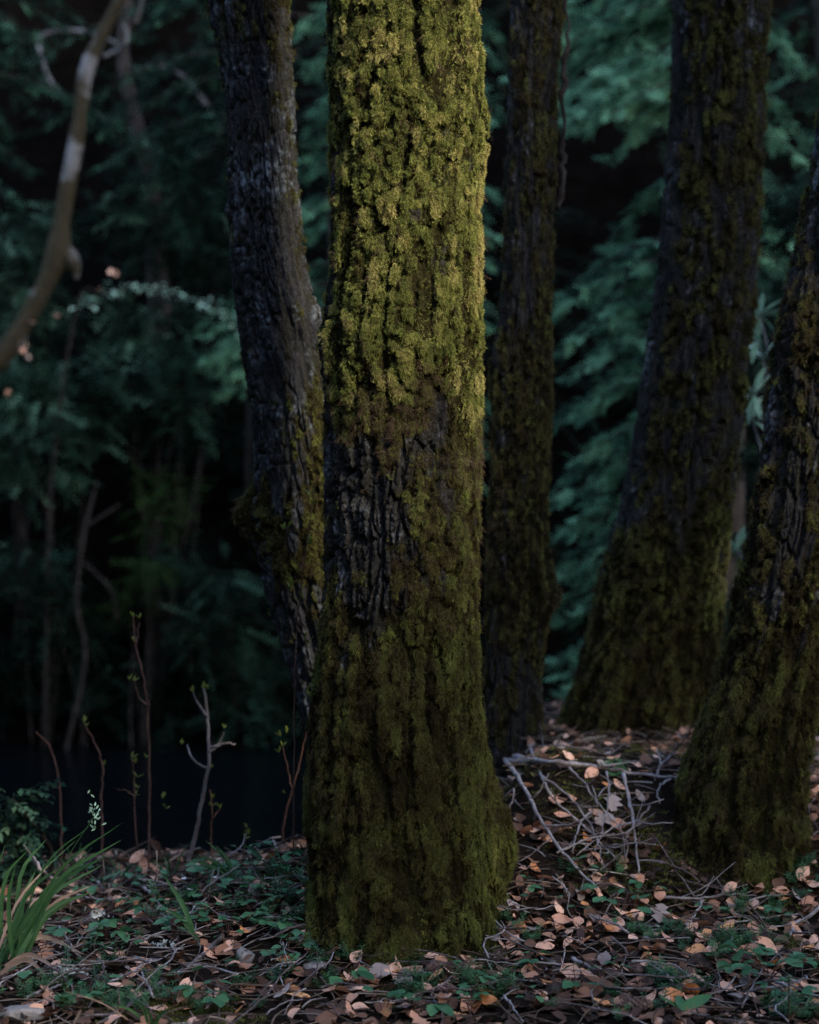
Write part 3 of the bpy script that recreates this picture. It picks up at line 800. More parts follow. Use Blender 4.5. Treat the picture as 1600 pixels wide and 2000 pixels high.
def shrub(label, blobs, Y, seed, meshes, key, tint, group='shrubs on the far bank', dens=1.0, scale=1.0):
    """blobs: (px, py, radius px, dy); stems rise from the ground to each blob"""
    rs = random.Random(seed)
    px0 = sum(b[0] for b in blobs) / len(blobs)
    x = (px0 - CX) / F * Y; base = Vector((x, Y, ground_under(x, Y)))
    root = empty('evergreen_shrub', base); tag(root, label, 'shrub', group)
    pos, rot, scl, tn = [], [], [], []
    for (px, py, rp, dy) in blobs:
        c = P(px, py, Y + dy); r = rp / F * (Y + dy)
        cl = c - base
        foot = Vector((rs.uniform(-.1, .1), rs.uniform(-.1, .1), -0.1))
        mb = MB(); mb.tube(spline([foot, foot.lerp(cl, .5) + Vector((rs.uniform(-.15, .15), .05, 0)), cl], 8), np.linspace(.010, .004, 8), 5)
        mb.build('stem', M['limb'], root)
        n = int(110 * dens * (rp / 70) ** 2)
        for _ in range(n):
            d = Vector((rs.gauss(0, 1), rs.gauss(0, 1), rs.gauss(0, 1))).normalized() * (rs.random() ** 0.5)
            p = cl + Vector((d.x * r, d.y * r * 1.1, d.z * r * .85))
            pos.append(tuple(p)); rot.append((rs.gauss(0, .5), rs.gauss(.15, .45), math.atan2(d.y, d.x) + rs.gauss(0, .7)))
            scl.append(rs.uniform(.7, 1.2) * scale); tn.append(tint - .1 + rs.gauss(0, .26) + 0.2 * d.z)
    scatter('foliage', key, meshes, pos, rot, np.array(scl), np.array(tn), None, root)
    return root

shrub('evergreen shrub mass at the left edge below the curved tree', [(60, 830, 90, 0), (20, 930, 70, .2), (120, 760, 80, .3), (180, 820, 70, .4), (30, 740, 70, .3), (90, 920, 50, .1)], 12.7, 11, SPRIGS, 'shrub', .62)
shrub('evergreen shrub mass in the middle of the left background', [(250, 740, 90, 0), (320, 700, 70, .3), (280, 640, 80, .4), (350, 790, 60, .2), (230, 800, 60, .2), (400, 830, 40, .4)], 13.0, 12, SPRIGS, 'shrub', .44)
shrub('dim shrub beside the water under the burl of the leaning trunk', [(440, 1150, 70, 0), (420, 1250, 80, .2), (500, 1300, 70, .3), (540, 1420, 60, .2), (480, 1400, 60, .1), (360, 1100, 60, .3)], 12.6, 13, SPRIGS, 'shrub', .34)
shrub('bright green low shrub above the water left of the leaning trunk', [(285, 1110, 45, 0), (300, 1010, 36, .3), (270, 930, 32, .3), (330, 960, 34, .2), (250, 1180, 34, .2)], 12.6, 14, YSPRIGS, 'bright', .4, dens=.8)
shrub('dark shrub at the left edge above the water', [(60, 1120, 90, 0), (130, 1230, 80, .2), (40, 1300, 80, .3), (220, 1330, 70, .3), (330, 1380, 60, .4)], 12.7, 15, SPRIGS, 'shrub', .22)
shrub('evergreen shrub at the left edge beside the knee of the curved tree', [(25, 480, 60, 0), (30, 560, 60, .2), (90, 620, 60, .3), (10, 640, 50, .1), (60, 420, 40, .3)], 13.2, 16, SPRIGS, 'shrub', .58)
shrub('dark evergreen shrub high on the slope behind the curved tree', [(300, 470, 80, 0), (380, 420, 80, .3), (230, 420, 70, .2), (420, 520, 60, .2), (330, 330, 70, .4)], 13.4, 17, SPRIGS, 'shrub', .3)
shrub('evergreen shrub behind the right edge trunk', [(1540, 640, 60, 0), (1500, 560, 50, .2), (1480, 900, 50, .1), (1450, 1060, 40, .1), (1440, 1200, 50, .1), (1580, 420, 60, .4)], 9.0, 18, SPRIGS, 'shrub', .3)

# undergrowth over the far slope
ux = RNG.uniform(-9, 9, 8000); uy = 12.6 + RNG.random(8000) ** 1.3 * 16
keep = fbm(ux * .6, uy * .6, 3.1, 3, 91) > 0.36
hole = ((ux - (1210 - CX) / F * uy) / 0.35) ** 2 + ((ground_z(ux, uy) - (H + (CY - 430) / F * uy)) / 0.5) ** 2 < 1.4
ux, uy = ux[keep & ~hole], uy[keep & ~hole]; n = len(ux)
tag(scatter('undergrowth', 'shrub', SPRIGS, np.column_stack([ux, uy, ground_z(ux, uy) + RNG.uniform(0, .5, n)]),
    np.stack([RNG.normal(0, .5, n), RNG.normal(.1, .5, n), RNG.uniform(0, 6.28, n)], 1), RNG.uniform(1.0, 2.2, n), RNG.normal(.05, .2, n)), 'dark evergreen undergrowth covering the far slope', 'undergrowth')

mb = MB(); leaf_blade(mb, (0, 0, 0), (1, 0, 0), (0, 0, 1), .055, .04, .2, .3); DEAD = mb.data('dead_leaf', M['leaf_tan'])
# curved thin tree on the far side
def limb_tree(name, label, Y, paths, mat, branch_mat=None):
    b0 = P(paths[0][0][0][0], paths[0][0][0][1], Y)
    x, zb = b0.x, ground_under(b0.x, Y)
    root = empty(name, (x, Y, min(zb, b0.z))); tag(root, label, 'tree')
    base = Vector(root.location)
    for i, (pts, rpx) in enumerate(paths):
        w3 = [P(q[0], q[1], Y + (q[2] if len(q) > 2 else 0)) - base for q in pts]
        if i == 0 and w3[0].z > 0.05: w3 = [Vector((w3[0].x - 0.25, w3[0].y, -0.15))] + w3; rpx = [rpx[0]] + list(rpx)
        n = 8 * len(w3)
        rad = np.interp(np.linspace(0, len(w3) - 1, n), range(len(w3)), [r / F * Y for r in rpx])
        rad = rad * (1 + 0.30 * (fbm(np.arange(n) * .45, Y, i, 2, 5) - .5))
        mb = MB(); mb.tube(spline(w3, n), rad, 10 if i == 0 else 6)
        mb.build('trunk' if i == 0 else 'branch', mat if i < 2 and name == 'curved_tree' or i == 0 else (branch_mat or mat), root)
    return root
curved_tree = limb_tree('curved_tree', 'thin curved pale and mossy tree rising across the upper left', 12.4,
    [([(-60, 800), (0, 705), (42, 640), (86, 560), (112, 500), (120, 440), (133, 360), (150, 270), (160, 190), (168, 142), (190, 85), (234, 0), (300, -140), (380, -300)], [23, 21, 19, 18, 25, 18, 16, 15, 14, 15, 13, 12, 10, 7]),
     ([(114, 490), (132, 500), (146, 522), (150, 545)], [22, 20, 14, 4]),
     ([(200, 110, .1), (225, 100, .1), (245, 85), (248, 62), (240, 45)], [4, 4, 3.5, 3, 2]),
     ([(265, 45, .1), (272, 25, .1), (280, -10, .1)], [4, 4, 3])], M['mossy_limb'], M['pale_limb'])
for (px, py) in [(220, 525), (190, 566), (72, 628), (105, 612), (50, 680), (60, 700), (20, 760), (45, 690), (228, 528)]:
    obj('dead_leaf', DEAD, curved_tree, P(px, py, 12.3) - curved_tree.location, (random.uniform(0, 6), random.uniform(0, 6), random.uniform(0, 6)))
limb_tree('crooked_tree', 'dim crooked thin tree behind the conifers in the upper left', 15.0,
    [([(310, 640), (305, 520), (300, 400), (280, 290), (255, 200), (240, 100), (250, 0), (245, -120)], [22, 20, 18, 15, 14, 12, 11, 9]),
     ([(250, 150), (300, 128), (345, 140), (385, 180), (410, 215), (430, 255), (415, 285), (385, 310)], [3, 3, 4, 5, 5, 5, 4, 3]),
     ([(244, 90), (160, 60), (80, 70), (85, 120), (100, 160), (125, 185)], [3, 3, 3, 3, 3, 2])], M['limb'], M['pale_limb'])
limb_tree('dead_stick_tree', 'dead grey forked sapling standing over the water on the left', 12.5,
    [([(165, 1300), (150, 1180), (165, 1040), (190, 940)], [4, 4.5, 4, 2]), ([(165, 1100), (215, 1150), (230, 1210)], [3, 3, 2]), ([(165, 1030), (235, 985)], [3, 2])], M['limb'])

# arching leafy branch in front of the far bank
def leafy_branch(label, pts, Y, mat, seed, leaf=0.05, n=34, foot=None):
    rs = random.Random(seed)
    w3 = [P(a, b, Y) for a, b in pts]
    f0 = Vector((w3[0].x - 0.25, Y + .2, ground_under(w3[0].x - .25, Y + .2)))
    root = empty('arching_shrub', f0); tag(root, label, 'shrub')
    l3 = [p - f0 for p in w3]
    mb = MB(); mb.tube(spline([Vector((0, 0, -.1)), l3[0] * .55 + Vector((-.1, 0, 0))] + l3, 30), np.linspace(.012, .003, 30), 5); mb.build('stem', M['limb'], root)
    pl = spline(l3, n)
    ms = []
    for i in range(3):
        m_ = MB(); leaf_blade(m_, (0, 0, 0), (1, 0, 0), (0, 0, 1), leaf, leaf * .5, .25, .25); ms.append(m_.data('leaf', mat))
    for k in range(n):
        for s in (-1, 1, rs.choice((-1, 1))):
            obj('leaf', ms[k % 3], root, pl[k] + Vector((rs.gauss(0, .02), rs.gauss(0, .02), rs.gauss(0, .02))), (rs.gauss(0, .5), rs.gauss(0, .5), rs.uniform(0, 6.28)), rs.uniform(.7, 1.2))
    return root
leafy_branch('arching branch with small pale green leaves reaching the leaning trunk', [(150, 600), (200, 575), (260, 562), (330, 572), (390, 588), (440, 615), (475, 650)], 12.4, M['pale_leaf'], 31, .06)

# broad pale leaves behind the broad trunk
def rosette_shrub(label, tips, Y, seed):
    rs = random.Random(seed)
    c = P(tips[0][0], tips[0][1], Y); f0 = Vector((c.x + .1, Y + .1, ground_under(c.x + .1, Y + .1)))
    root = empty('broadleaf_shrub', f0); tag(root, label, 'shrub')
    mbl = MB(); leaf_blade(mbl, (0, 0, 0), (1, 0, 0), (0, 0, 1), .125, .034, .12, .2); lm = mbl.data('leaf', M['pale_leaf'])
    for (px, py, n, a0, a1) in tips:
        c = P(px, py, Y) - f0
        mb = MB(); mb.tube(spline([Vector((0, 0, -.1)), c * .5 + Vector((.12, 0, 0)), c], 10), np.linspace(.012, .004, 10), 5); mb.build('stem', M['pale_limb'], root)
        for k in range(n):
            a = R(a0 + (a1 - a0) * k / max(n - 1, 1)) + rs.gauss(0, .15)
            d = Vector((math.cos(a), rs.gauss(-.2, .3), math.sin(a))).normalized()
            o = obj('leaf', lm, root, c); o.rotation_mode = 'QUATERNION'
            o.rotation_quaternion = d.to_track_quat('X', 'Z'); o.scale = (rs.uniform(.7, 1.15),) * 3
    return root
rosette_shrub('shrub with long pale leaves showing between the broad and the edge trunk', [(1485, 615, 9, -40, 210), (1482, 665, 7, 100, 250), (1474, 770, 8, 20, 280), (1490, 700, 6, 0, 160), (1470, 820, 5, -40, 120), (1440, 1075, 6, -20, 180)], 6.9, 41)

# ------------------------------------------------------------------ unseen trees added around the camera: crowns that keep the sun off all but the upper middle trunk
def shade_tree(label, crowns, foot, n, seed, scale=2.2, name='added_shade_tree'):
    rs_ = random.Random(seed); fx, fy = foot
    base = Vector((fx, fy, float(ground_z(fx, fy)))); root = empty(name, base); tag(root, label, 'tree', 'added shade trees around the viewer')
    pos, rot, scl = [], [], []
    top = max(c[2] for c in crowns)
    mb = MB(); mb.tube(spline([(0, 0, -.2), (.1, .05, top * .5), (0, 0, top)], 12), np.linspace(.05 + .02 * top, .04, 12), 9); mb.build('trunk', M['limb'], root)
    for (cx_, cy_, cz_, rx_, ry_, rz_) in crowns:
        c = Vector((cx_, cy_, cz_)) - base
        mb = MB(); mb.tube(spline([(0, 0, max(0.2, c.z - max(rz_, .6))), c * .6 + Vector((0, 0, c.z * .2)), c], 8), np.linspace(.06, .015, 8), 6); mb.build('limb', M['limb'], root)
        for _ in range(n):
            d = Vector((rs_.gauss(0, 1), rs_.gauss(0, 1), rs_.gauss(0, 1))).normalized() * (rs_.random() ** .4)
            pos.append((c.x + d.x * rx_, c.y + d.y * ry_, c.z + d.z * rz_)); rot.append((rs_.gauss(0, .6), rs_.gauss(.1, .5), rs_.uniform(0, 6.28))); scl.append(rs_.uniform(.7, 1.2) * scale)
    scatter('crown', 'canopy', CANOPY, pos, rot, np.array(scl), RNG.random(len(pos)), None, root)
    return root
shade_tree('tall broadleaf shade tree added to the right, beyond the picture', [(8, 2.5, 11, 3.2, 3.2, 3.6), (10.5, 6.5, 15, 4, 4, 4)], (9, 4), 420, 1)
shade_tree('second tall broadleaf shade tree added further right, beyond the picture', [(12.5, 3, 12.5, 3.6, 3.6, 4), (6.5, 6.5, 13.5, 3, 3, 3.5)], (12, 4.5), 420, 2)
shade_tree('middling shade tree with a round crown added close on the right, beyond the picture', [(6.0, 1.0, 6.9, 1.3, 1.7, 2.2)], (6.3, 1.2), 420, 3, 1.3)
for i, (az, dist, r, zt) in enumerate([(-78, 5.6, 2.3, 6.5), (-105, 6.2, 2.6, 7), (-130, 6.4, 2.6, 6.5), (-155, 6.6, 2.6, 6.5), (180, 6.8, 2.6, 6), (160, 7.2, 2.4, 6), (72, 5.8, 2.0, 6), (95, 8.5, 2.4, 6), (-60, 7.2, 2.2, 8)]):  # ring of added trees, out of view, holding back low sky light
    x_, y_ = math.sin(R(az)) * dist, math.cos(R(az)) * dist + 1.0
    shade_tree('added broadleaf shade tree, %s' % ('left of the viewer', 'far left behind the viewer', 'behind the viewer towards the left', 'behind the viewer a little left', 'straight behind the viewer', 'behind the viewer a little right', 'right of the edge trunk beyond the picture', 'far right of the viewer', 'left beyond the grass clump')[i], [(x_, y_, 1.8, r, r, 2.0), (x_ + .3, y_, zt * .55, r, r, 2.4), (x_, y_ - .3, zt, r * .8, r * .8, 2.4)], (x_, y_), 230, 20 + i, 1.9)
shade_tree('leafy understory shade tree added right of the viewer', [(3.7, .2, 2.5, 1.9, 1.6, 1.75)], (3.8, .1), 700, 4, 1.0, 'added_understory_tree')  # added out of view to shade the lower middle trunk and the floor

# ------------------------------------------------------------------ fallen leaves
def fallen_leaf_mesh(name, mat, seed, L=0.047, W=0.030, lobed=False):
    rs = random.Random(seed); nu, nv = 7, 5
    cu, cv, tw = rs.uniform(-1.2, 2.2), rs.uniform(-1.5, 3.0), rs.uniform(-1.2, 1.2); L *= rs.uniform(.75, 1.2); W *= rs.uniform(.7, 1.2)
    v = []
    for i in range(nu):
        t = i / (nu - 1)
        wd = math.sin(math.pi * min(1, t ** 0.85 * 0.97 + 0.02)) ** 0.75
        if lobed: wd *= 1.35 if i % 2 == 1 else 0.55
        for j in range(nv):
            s = (j / (nv - 1) - .5) * 2
            x = (t - .5) * L; y = s * W / 2 * max(wd, .03)
            z = cu * 0.35 * L * (t - .5) ** 2 * 4 * .25 + cv * 9.0 * y * y + tw * (t - .5) * y + rs.gauss(0, .0006)
            v.append((x, y, z))
    f = [(i * nv + j, (i + 1) * nv + j, (i + 1) * nv + j + 1, i * nv + j + 1) for i in range(nu - 1) for j in range(nv - 1)]
    zm = min(q[2] for q in v); n = len(v)
    v = [(q[0], q[1], q[2] - zm) for q in v]
    # stalk
    v += [(-L / 2, -.0008, -zm), (-L / 2, .0008, -zm), (-L / 2 - .012, 0, -zm + .003)]
    f.append((n, n + 1, n + 2))
    return mesh_data(name, v, f, mat)

def in_trunk(x, y):
    for (cx_, cy_, r_) in ((-.02, 4.1, .23), (-.14, 4.8, .14), (.33, 5.6, .12), (.73, 5.9, .24), (.84, 4.65, .21)):
        if (x - cx_) ** 2 + (y - cy_) ** 2 < r_ * r_: return True
    return False

def frame_px(x, y, z): return CX + x / y * F, CY - (z - H) / y * F

LEAFDEN = lambda px, py: (0.5 if px < 640 else 1.0) * (0.18 if (1510 < py < 1730 and 980 < px < 1300) else 1.0)
def ground_spots(n, x0, x1, y0, y1, den=None, seed=0):
    rs = random.Random(seed); out = []
    while len(out) < n:
        x, y = rs.uniform(x0, x1), rs.uniform(y0, y1)
        if in_trunk(x, y): continue
        z = float(ground_z(x, y)) if False else None
        if den is not None:
            px, py = frame_px(x, y, 0.05)
            if rs.random() > den(px, py): continue
        out.append((x, y))
    a = np.array(out)
    return np.column_stack([a, ground_z(a[:, 0], a[:, 1])])

def slope_euler(x, y, yaw, tilt, rs):
    e = 0.03
    gx = (ground_z(x + e, y) - ground_z(x - e, y)) / (2 * e); gy = (ground_z(x, y + e) - ground_z(x, y - e)) / (2 * e)
    n = Vector((-float(gx), -float(gy), 1)).normalized()
    n = (n + Vector((rs.gauss(0, tilt), rs.gauss(0, tilt), 0))).normalized()
    q = n.to_track_quat('Z', 'Y') @ Euler((0, 0, yaw)).to_quaternion()
    return q.to_euler()

# the mass of litter
LITTER = [fallen_leaf_mesh('litter_leaf_%d' % i, M['litter_leaf'], 600 + i, *d) for i, d in enumerate([(.040, .026), (.042, .028), (.042, .033), (.052, .018), (.048, .022), (.030, .025), (.052, .034, True), (.044, .030)])]
sp = ground_spots(8200, -1.5, 1.75, 3.2, 6.6, LEAFDEN, 1)
n = len(sp); sp[:, 2] += RNG.uniform(0.0, 0.012, n)
lit_rot = np.stack([RNG.normal(0, .36, n), RNG.normal(0, .36, n), RNG.uniform(0, 6.28, n)], 1)
tag(scatter('leaf_litter', 'litter', LITTER, sp, lit_rot, RNG.uniform(.45, 1.2, n), RNG.beta(1.35, 1.25, n)), 'mass of brown decaying leaves covering the forest floor', 'leaf litter')

def bits_mesh(name, seed, L, r):
    rs = random.Random(seed); mb = MB()
    mb.tube(spline([(-L / 2, 0, 0), (-L * .1, rs.uniform(-.1, .1) * L, rs.uniform(0, .08) * L), (L / 2, rs.uniform(-.1, .1) * L, 0)], 5), [r, r, r * .9, r * .7, r * .4], 4, False)
    return mb.data(name, M['litter_bits'])
BITS = [bits_mesh('bit_%d' % i, 650 + i, .05 + .02 * i, .0011 + .0002 * i) for i in range(5)]
sp = ground_spots(5200, -1.5, 1.75, 3.2, 6.6, None, 2); n = len(sp); sp[:, 2] += RNG.uniform(.002, .016, n)
tag(scatter('twig_litter', 'bits', BITS, sp, np.stack([RNG.normal(0, .15, n), RNG.normal(0, .22, n), RNG.uniform(0, 6.28, n)], 1), RNG.uniform(.5, 1.5, n), RNG.beta(1.4, 1.8, n)),
    'needles and broken twig bits strewn through the litter', 'twig litter')

# single leaves on top
REG = [('on the ledge behind the pale fallen branch', lambda px, py: py < 1545 and px > 900),
       ('on the twiggy slope between the trunks', lambda px, py: py < 1760 and 900 < px < 1290),
       ('among twigs and greenery left of the middle trunk', lambda px, py: px < 660),
       ('on the litter in front of the middle trunk', lambda px, py: px < 1010),
       ('on the litter below the slope right of the middle trunk', lambda px, py: px < 1330),
       ('on the litter in front of the edge trunk', lambda px, py: True)]
MARKS = [(852, 1906, 'the closed fir cone by the middle trunk'), (873, 1955, 'the fir cone lying end on'), (1118, 1942, 'the dark cone right of the curved pale twig'), (1240, 1908, 'the dark cone below the slope'),
         (1242, 1982, 'the dark cone at the bottom edge'), (478, 1880, 'the angular grey stone'), (614, 1894, 'the rounded tan stone'), (45, 1990, 'the dark stone in the bottom left corner'), (1372, 1895, 'the black rotten wood chunk'),
         (132, 1912, 'the white lichen tuft'), (1500, 1920, 'the big leafy creeper patch'), (676, 1935, 'the heart leaved creeper'), (1215, 1785, 'the dark leaved creeper on the slope'), (392, 1845, 'the single broad grass blade'),
         (320, 1925, 'the long brown slanting stick'), (90, 1840, 'the large grass clump'), (1350, 1990, 'the spotted toothed seedling'), (1545, 1985, 'the tiny fir seedling'), (1190, 1515, 'the small fern on the ledge'),
         (1020, 1485, 'the thick pale branch end on the ledge'), (1300, 1490, 'the foot of the edge trunk on the ledge'), (1150, 1462, 'the thin twig at the back of the ledge'), (1197, 1600, 'the grey lobed oak leaves'),
         (1060, 1620, 'the long twig beside the middle trunk'), (1245, 1680, 'the bare twig standing on the slope'), (1105, 1900, 'the pale broken stick'), (1400, 1765, 'the pale forked twig'), (1570, 1800, 'the pale branching stick at the right edge'),
         (1010, 1835, 'the right foot of the middle trunk'), (740, 1865, 'the front of the mossy foot'), (560, 1750, 'the left foot of the middle trunk'), (290, 1710, 'the sapling with hanging dry leaves'), (200, 1775, 'the heap of pale twigs'),
         (1580, 1700, 'the far side of the edge trunk foot'), (1010, 1980, 'the pale crooked twig at the bottom edge'), (380, 1975, 'the moss patch at the bottom'), (1310, 1830, 'the litter edge below the bare twig'), (1450, 1840, 'the litter in front of the edge trunk'),
         (1140, 1800, 'the foot of the twiggy slope'), (560, 1960, 'the bottom edge left of the middle trunk'), (1450, 1985, 'the twig bending over the right foreground'), (780, 1960, 'the bottom edge below the mossy foot'), (220, 1860, 'the oval leaved creeper on the left')]
def mark(px, py): return min(MARKS, key=lambda m: (m[0] - px) ** 2 + 2.2 * (m[1] - py) ** 2)[2]
COLS = [('pinkish tan', 'leaf_tan', .46), ('orange', 'leaf_orange', .24), ('grey brown', 'leaf_grey', .14), ('dark brown', 'leaf_brown', .16)]
LM = {c[1]: [fallen_leaf_mesh('fallen_leaf', M[c[1]], 700 + 10 * i + k) for k in range(6)] for i, c in enumerate(COLS)}
rs = random.Random(5)
def add_leaf(x, y, ci=None, lift=0.012, tilt=.35, scale=None):
    z = float(ground_z(x, y)) + lift
    px, py = frame_px(x, y, z)
    reg = next(r for r, t in REG if t(px, py))
    if ci is None:
        u = rs.random(); acc = 0
        for k, c in enumerate(COLS):
            acc += c[2]
            if u <= acc: ci = k; break
        else: ci = 0
    cname, mk, _ = COLS[ci]
    scale = (scale or rs.uniform(.5, 1.2)) * 1.12
    o = obj('fallen_leaf', rs.choice(LM[mk]), None, (x, y, z), slope_euler(x, y, rs.uniform(0, 6.28), tilt, rs), scale)
    lab = '%s%s fallen leaf beside %s' % ('small ' if scale < .75 else 'large ' if scale > 1.0 else '', cname, mark(px, py))
    return tag(o, lab, 'leaf', 'fallen leaves beside %s' % mark(px, py))
# leaves bright enough to be placed from the photograph
SPOTS = [(1037, 1461, 0), (1090, 1460, 0), (1070, 1475, 0), (1095, 1470, 2), (1106, 1449, 0), (1195, 1465, 0), (1220, 1460, 0), (1065, 1490, 0), (1085, 1490, 1), (1110, 1488, 0), (1128, 1490, 1), (1200, 1495, 0), (1180, 1485, 2),
         (1240, 1505, 0), (1285, 1492, 0), (1265, 1518, 1), (1155, 1522, 0), (1185, 1545, 1), (1210, 1548, 0), (1250, 1567, 2), (1090, 1577, 0), (1112, 1572, 0), (1100, 1607, 0), (1165, 1600, 0), (1208, 1622, 0), (1145, 1632, 2), (1145, 1650, 1), (1220, 1640, 0),
         (1168, 1690, 0), (1125, 1700, 1), (1088, 1732, 0), (1045, 1712, 1), (977, 1752, 0), (984, 1790, 0), (1040, 1800, 2), (1015, 1828, 1), (990, 1826, 0), (1070, 1820, 1), (1095, 1830, 0), (1130, 1815, 0), (1160, 1810, 2), (1185, 1825, 1), (1130, 1870, 0),
         (1065, 1865, 0), (1060, 1880, 1), (1035, 1860, 3), (905, 1885, 0), (835, 1945, 0), (880, 1915, 0), (915, 1948, 0), (930, 1905, 0), (1075, 1935, 1), (1070, 1940, 0), (1150, 1920, 0), (1262, 1882, 1), (1285, 1890, 0), (1280, 1905, 2), (1305, 1800, 1), (1330, 1815, 0),
         (1300, 1845, 0), (1350, 1820, 2), (1380, 1836, 1), (1410, 1835, 0), (1375, 1850, 0), (1435, 1800, 0), (1440, 1790, 2), (1425, 1748, 0), (1525, 1755, 0), (1555, 1765, 2), (1575, 1775, 0), (1590, 1740, 0), (1510, 1830, 0), (1500, 1865, 0), (1525, 1905, 0), (1580, 1890, 0), (1555, 1935, 2),
         (1370, 1855, 0), (1360, 1870, 1), (1340, 1940, 0), (1300, 1970, 0), (1400, 1985, 1), (1438, 1722, 2), (1270, 1965, 0), (1315, 1960, 1), (1590, 1850, 0),
         (232, 1878, 0), (250, 1895, 0), (300, 1915, 1), (220, 1942, 0), (60, 1932, 0), (410, 1880, 0), (445, 1865, 0), (455, 1900, 0), (490, 1830, 0), (470, 1985, 1), (560, 1800, 0), (590, 1840, 0), (665, 1865, 0), (695, 1885, 0), (680, 1925, 0), (745, 1920, 0), (720, 1930, 1), (790, 1920, 2), (640, 1845, 1),
         (500, 1710, 0), (520, 1695, 0), (510, 1742, 0), (425, 1775, 0), (250, 1800, 0), (645, 1950, 0), (700, 1950, 0), (770, 1915, 0), (590, 1895, 2), (560, 1970, 2)]
for (px, py, ci) in SPOTS:
    g = ground_hit(px, py); add_leaf(g.x, g.y, ci, 0.016, .4, rs.uniform(.65, 1.05))
k = len(SPOTS)
while k < 300:
    px, py = rs.uniform(20, 1590), 1440 + 560 * rs.random() ** .6
    if rs.random() > LEAFDEN(px, py): continue
    g = ground_hit(px, py)
    if g.y > 6.4 or in_trunk(g.x, g.y) or (px < 600 and g.y > 4.9): continue
    add_leaf(g.x, g.y, None, rs.uniform(.010, .02)); k += 1
oak = fallen_leaf_mesh('oak_leaf', M['leaf_grey'], 777, .075, .05, True)
for (px, py, lab) in [(1197, 1585, 'grey lobed oak leaf higher up on the twiggy slope'), (1180, 1618, 'grey lobed oak leaf lower down on the twiggy slope'), (1290, 1800, 'brown lobed leaf below the edge of the slope by the twigs')]:
    g = ground_hit(px, py)
    tag(obj('oak_leaf', oak, None, g + Vector((0, 0, .02)), slope_euler(g.x, g.y, rs.uniform(0, 6), .3, rs), 1.0), lab, 'leaf')

# ------------------------------------------------------------------ sticks and twigs
def crooked(pts, n, amp, rs):
    q = spline(pts, n)
    return [p + Vector((rs.gauss(0, amp), rs.gauss(0, amp), rs.gauss(0, amp))) for p in q]

def stick(label, pp, rpx, mat='twig_dark', lift=.012, side=0, seed=0, name='fallen_twig', depth=None):
    """polyline in photo pixels laid over the ground; rpx = radius in photo pixels"""
    rs_ = random.Random(seed + int(pp[0][0]))
    w3 = []
    for i, q in enumerate(pp):
        if len(q) > 2: w3.append(P(q[0], q[1], q[2]))
        else:
            g = ground_hit(q[0], q[1] + 6); w3.append(g + Vector((0, 0, lift)))
    base = w3[0].copy(); root = empty(name, base); tag(root, label, 'twig')
    n = max(8, 5 * len(w3)); pl = crooked(rel(w3, base), n, .0016, rs_)
    r0 = rpx / F * base.y * 0.72
    mb = MB(); mb.tube(pl, [r0 * (1.1 - .65 * i / n) * rs_.uniform(.85, 1.2) for i in range(n)], 6); mb.build('stem', M[mat], root)
    for s in range(side):
        k = rs_.randrange(2, n - 2); d = (pl[k + 1] - pl[k]).normalized()
        o = Vector((rs_.uniform(-1, 1), rs_.uniform(-.6, .3), rs_.uniform(.1, .9))).normalized()
        L = rs_.uniform(.04, .11)
        mb = MB(); mb.tube(crooked([pl[k], pl[k] + (d + o) * L * .5, pl[k] + (d * .8 + o * 1.1) * L], 5, .0015, rs_), np.linspace(r0 * .55, r0 * .2, 5), 5); mb.build('side_twig', M[mat], root)
    return root

stick('thick pale broken branch end on the ledge beside the middle trunk', [(966, 1466), (1000, 1482), (1040, 1494)], 9, 'twig_pale', .02)
stick('long pale fallen branch lying along the edge of the ledge', [(985, 1494), (1060, 1500), (1150, 1508), (1240, 1524), (1322, 1532)], 6.5, 'twig_pale', .025, 3)
stick('long bare twig running down the slope beside the middle trunk', [(978, 1488), (1010, 1535), (1040, 1590), (1065, 1640), (1110, 1700), (1165, 1758)], 5, 'twig_pale', .035, 4)
stick('bare twig standing down the slope towards the green creeper', [(1218, 1535), (1232, 1600), (1241, 1660), (1248, 1735)], 5, 'twig_pale', .04, 3)
stick('thin twig crossing the slope from the ledge to the creeper', [(1034, 1470), (1060, 1540), (1090, 1585), (1150, 1640), (1205, 1697)], 3.6, 'twig_pale', .03, 3)
stick('short pale twig hanging over the ledge', [(1112, 1516), (1140, 1545), (1170, 1588)], 3.5, 'twig_pale', .03, 1)
stick('curved pale twig in the middle of the slope', [(1158, 1602), (1135, 1625), (1124, 1660), (1120, 1688)], 3, 'twig_pale', .03)
stick('twig leaning up against the foot of the edge trunk from the ledge', [(1285, 1500), (1315, 1470, 5.0), (1335, 1445, 4.95), (1354, 1420, 4.9)], 3, 'twig_dark', .01)
stick('short curved grey twig beside the foot of the edge trunk', [(1330, 1522), (1300, 1535), (1284, 1556), (1290, 1578)], 3.5, 'twig_pale', .02)
stick('grey twig crossing the slope towards the lobed leaves', [(1236, 1625), (1200, 1635), (1160, 1660), (1125, 1690)], 3.2, 'twig_pale', .03, 2)
stick('thin upright twig at the left end of the ledge', [(1072, 1490), (1062, 1450, 5.2), (1055, 1412, 5.2)], 2.2, 'twig_dark', .0)
stick('thin twig at the back of the ledge', [(1100, 1458), (1150, 1466), (1200, 1476)], 2.5, 'twig_dark', .01, 1)
stick('long brown stick slanting over the litter on the left', [(436, 1836), (385, 1885), (320, 1925), (255, 1970), (190, 2010)], 7, 'twig_dark', .015, 2)
stick('dark thin twig along the foot of the middle trunk', [(650, 1808), (720, 1842), (790, 1870), (850, 1900)], 3, 'twig_dark', .012, 1)
stick('pale broken stick in front of the slope', [(1066, 1888), (1105, 1902), (1142, 1910)], 5.5, 'twig_pale', .02)
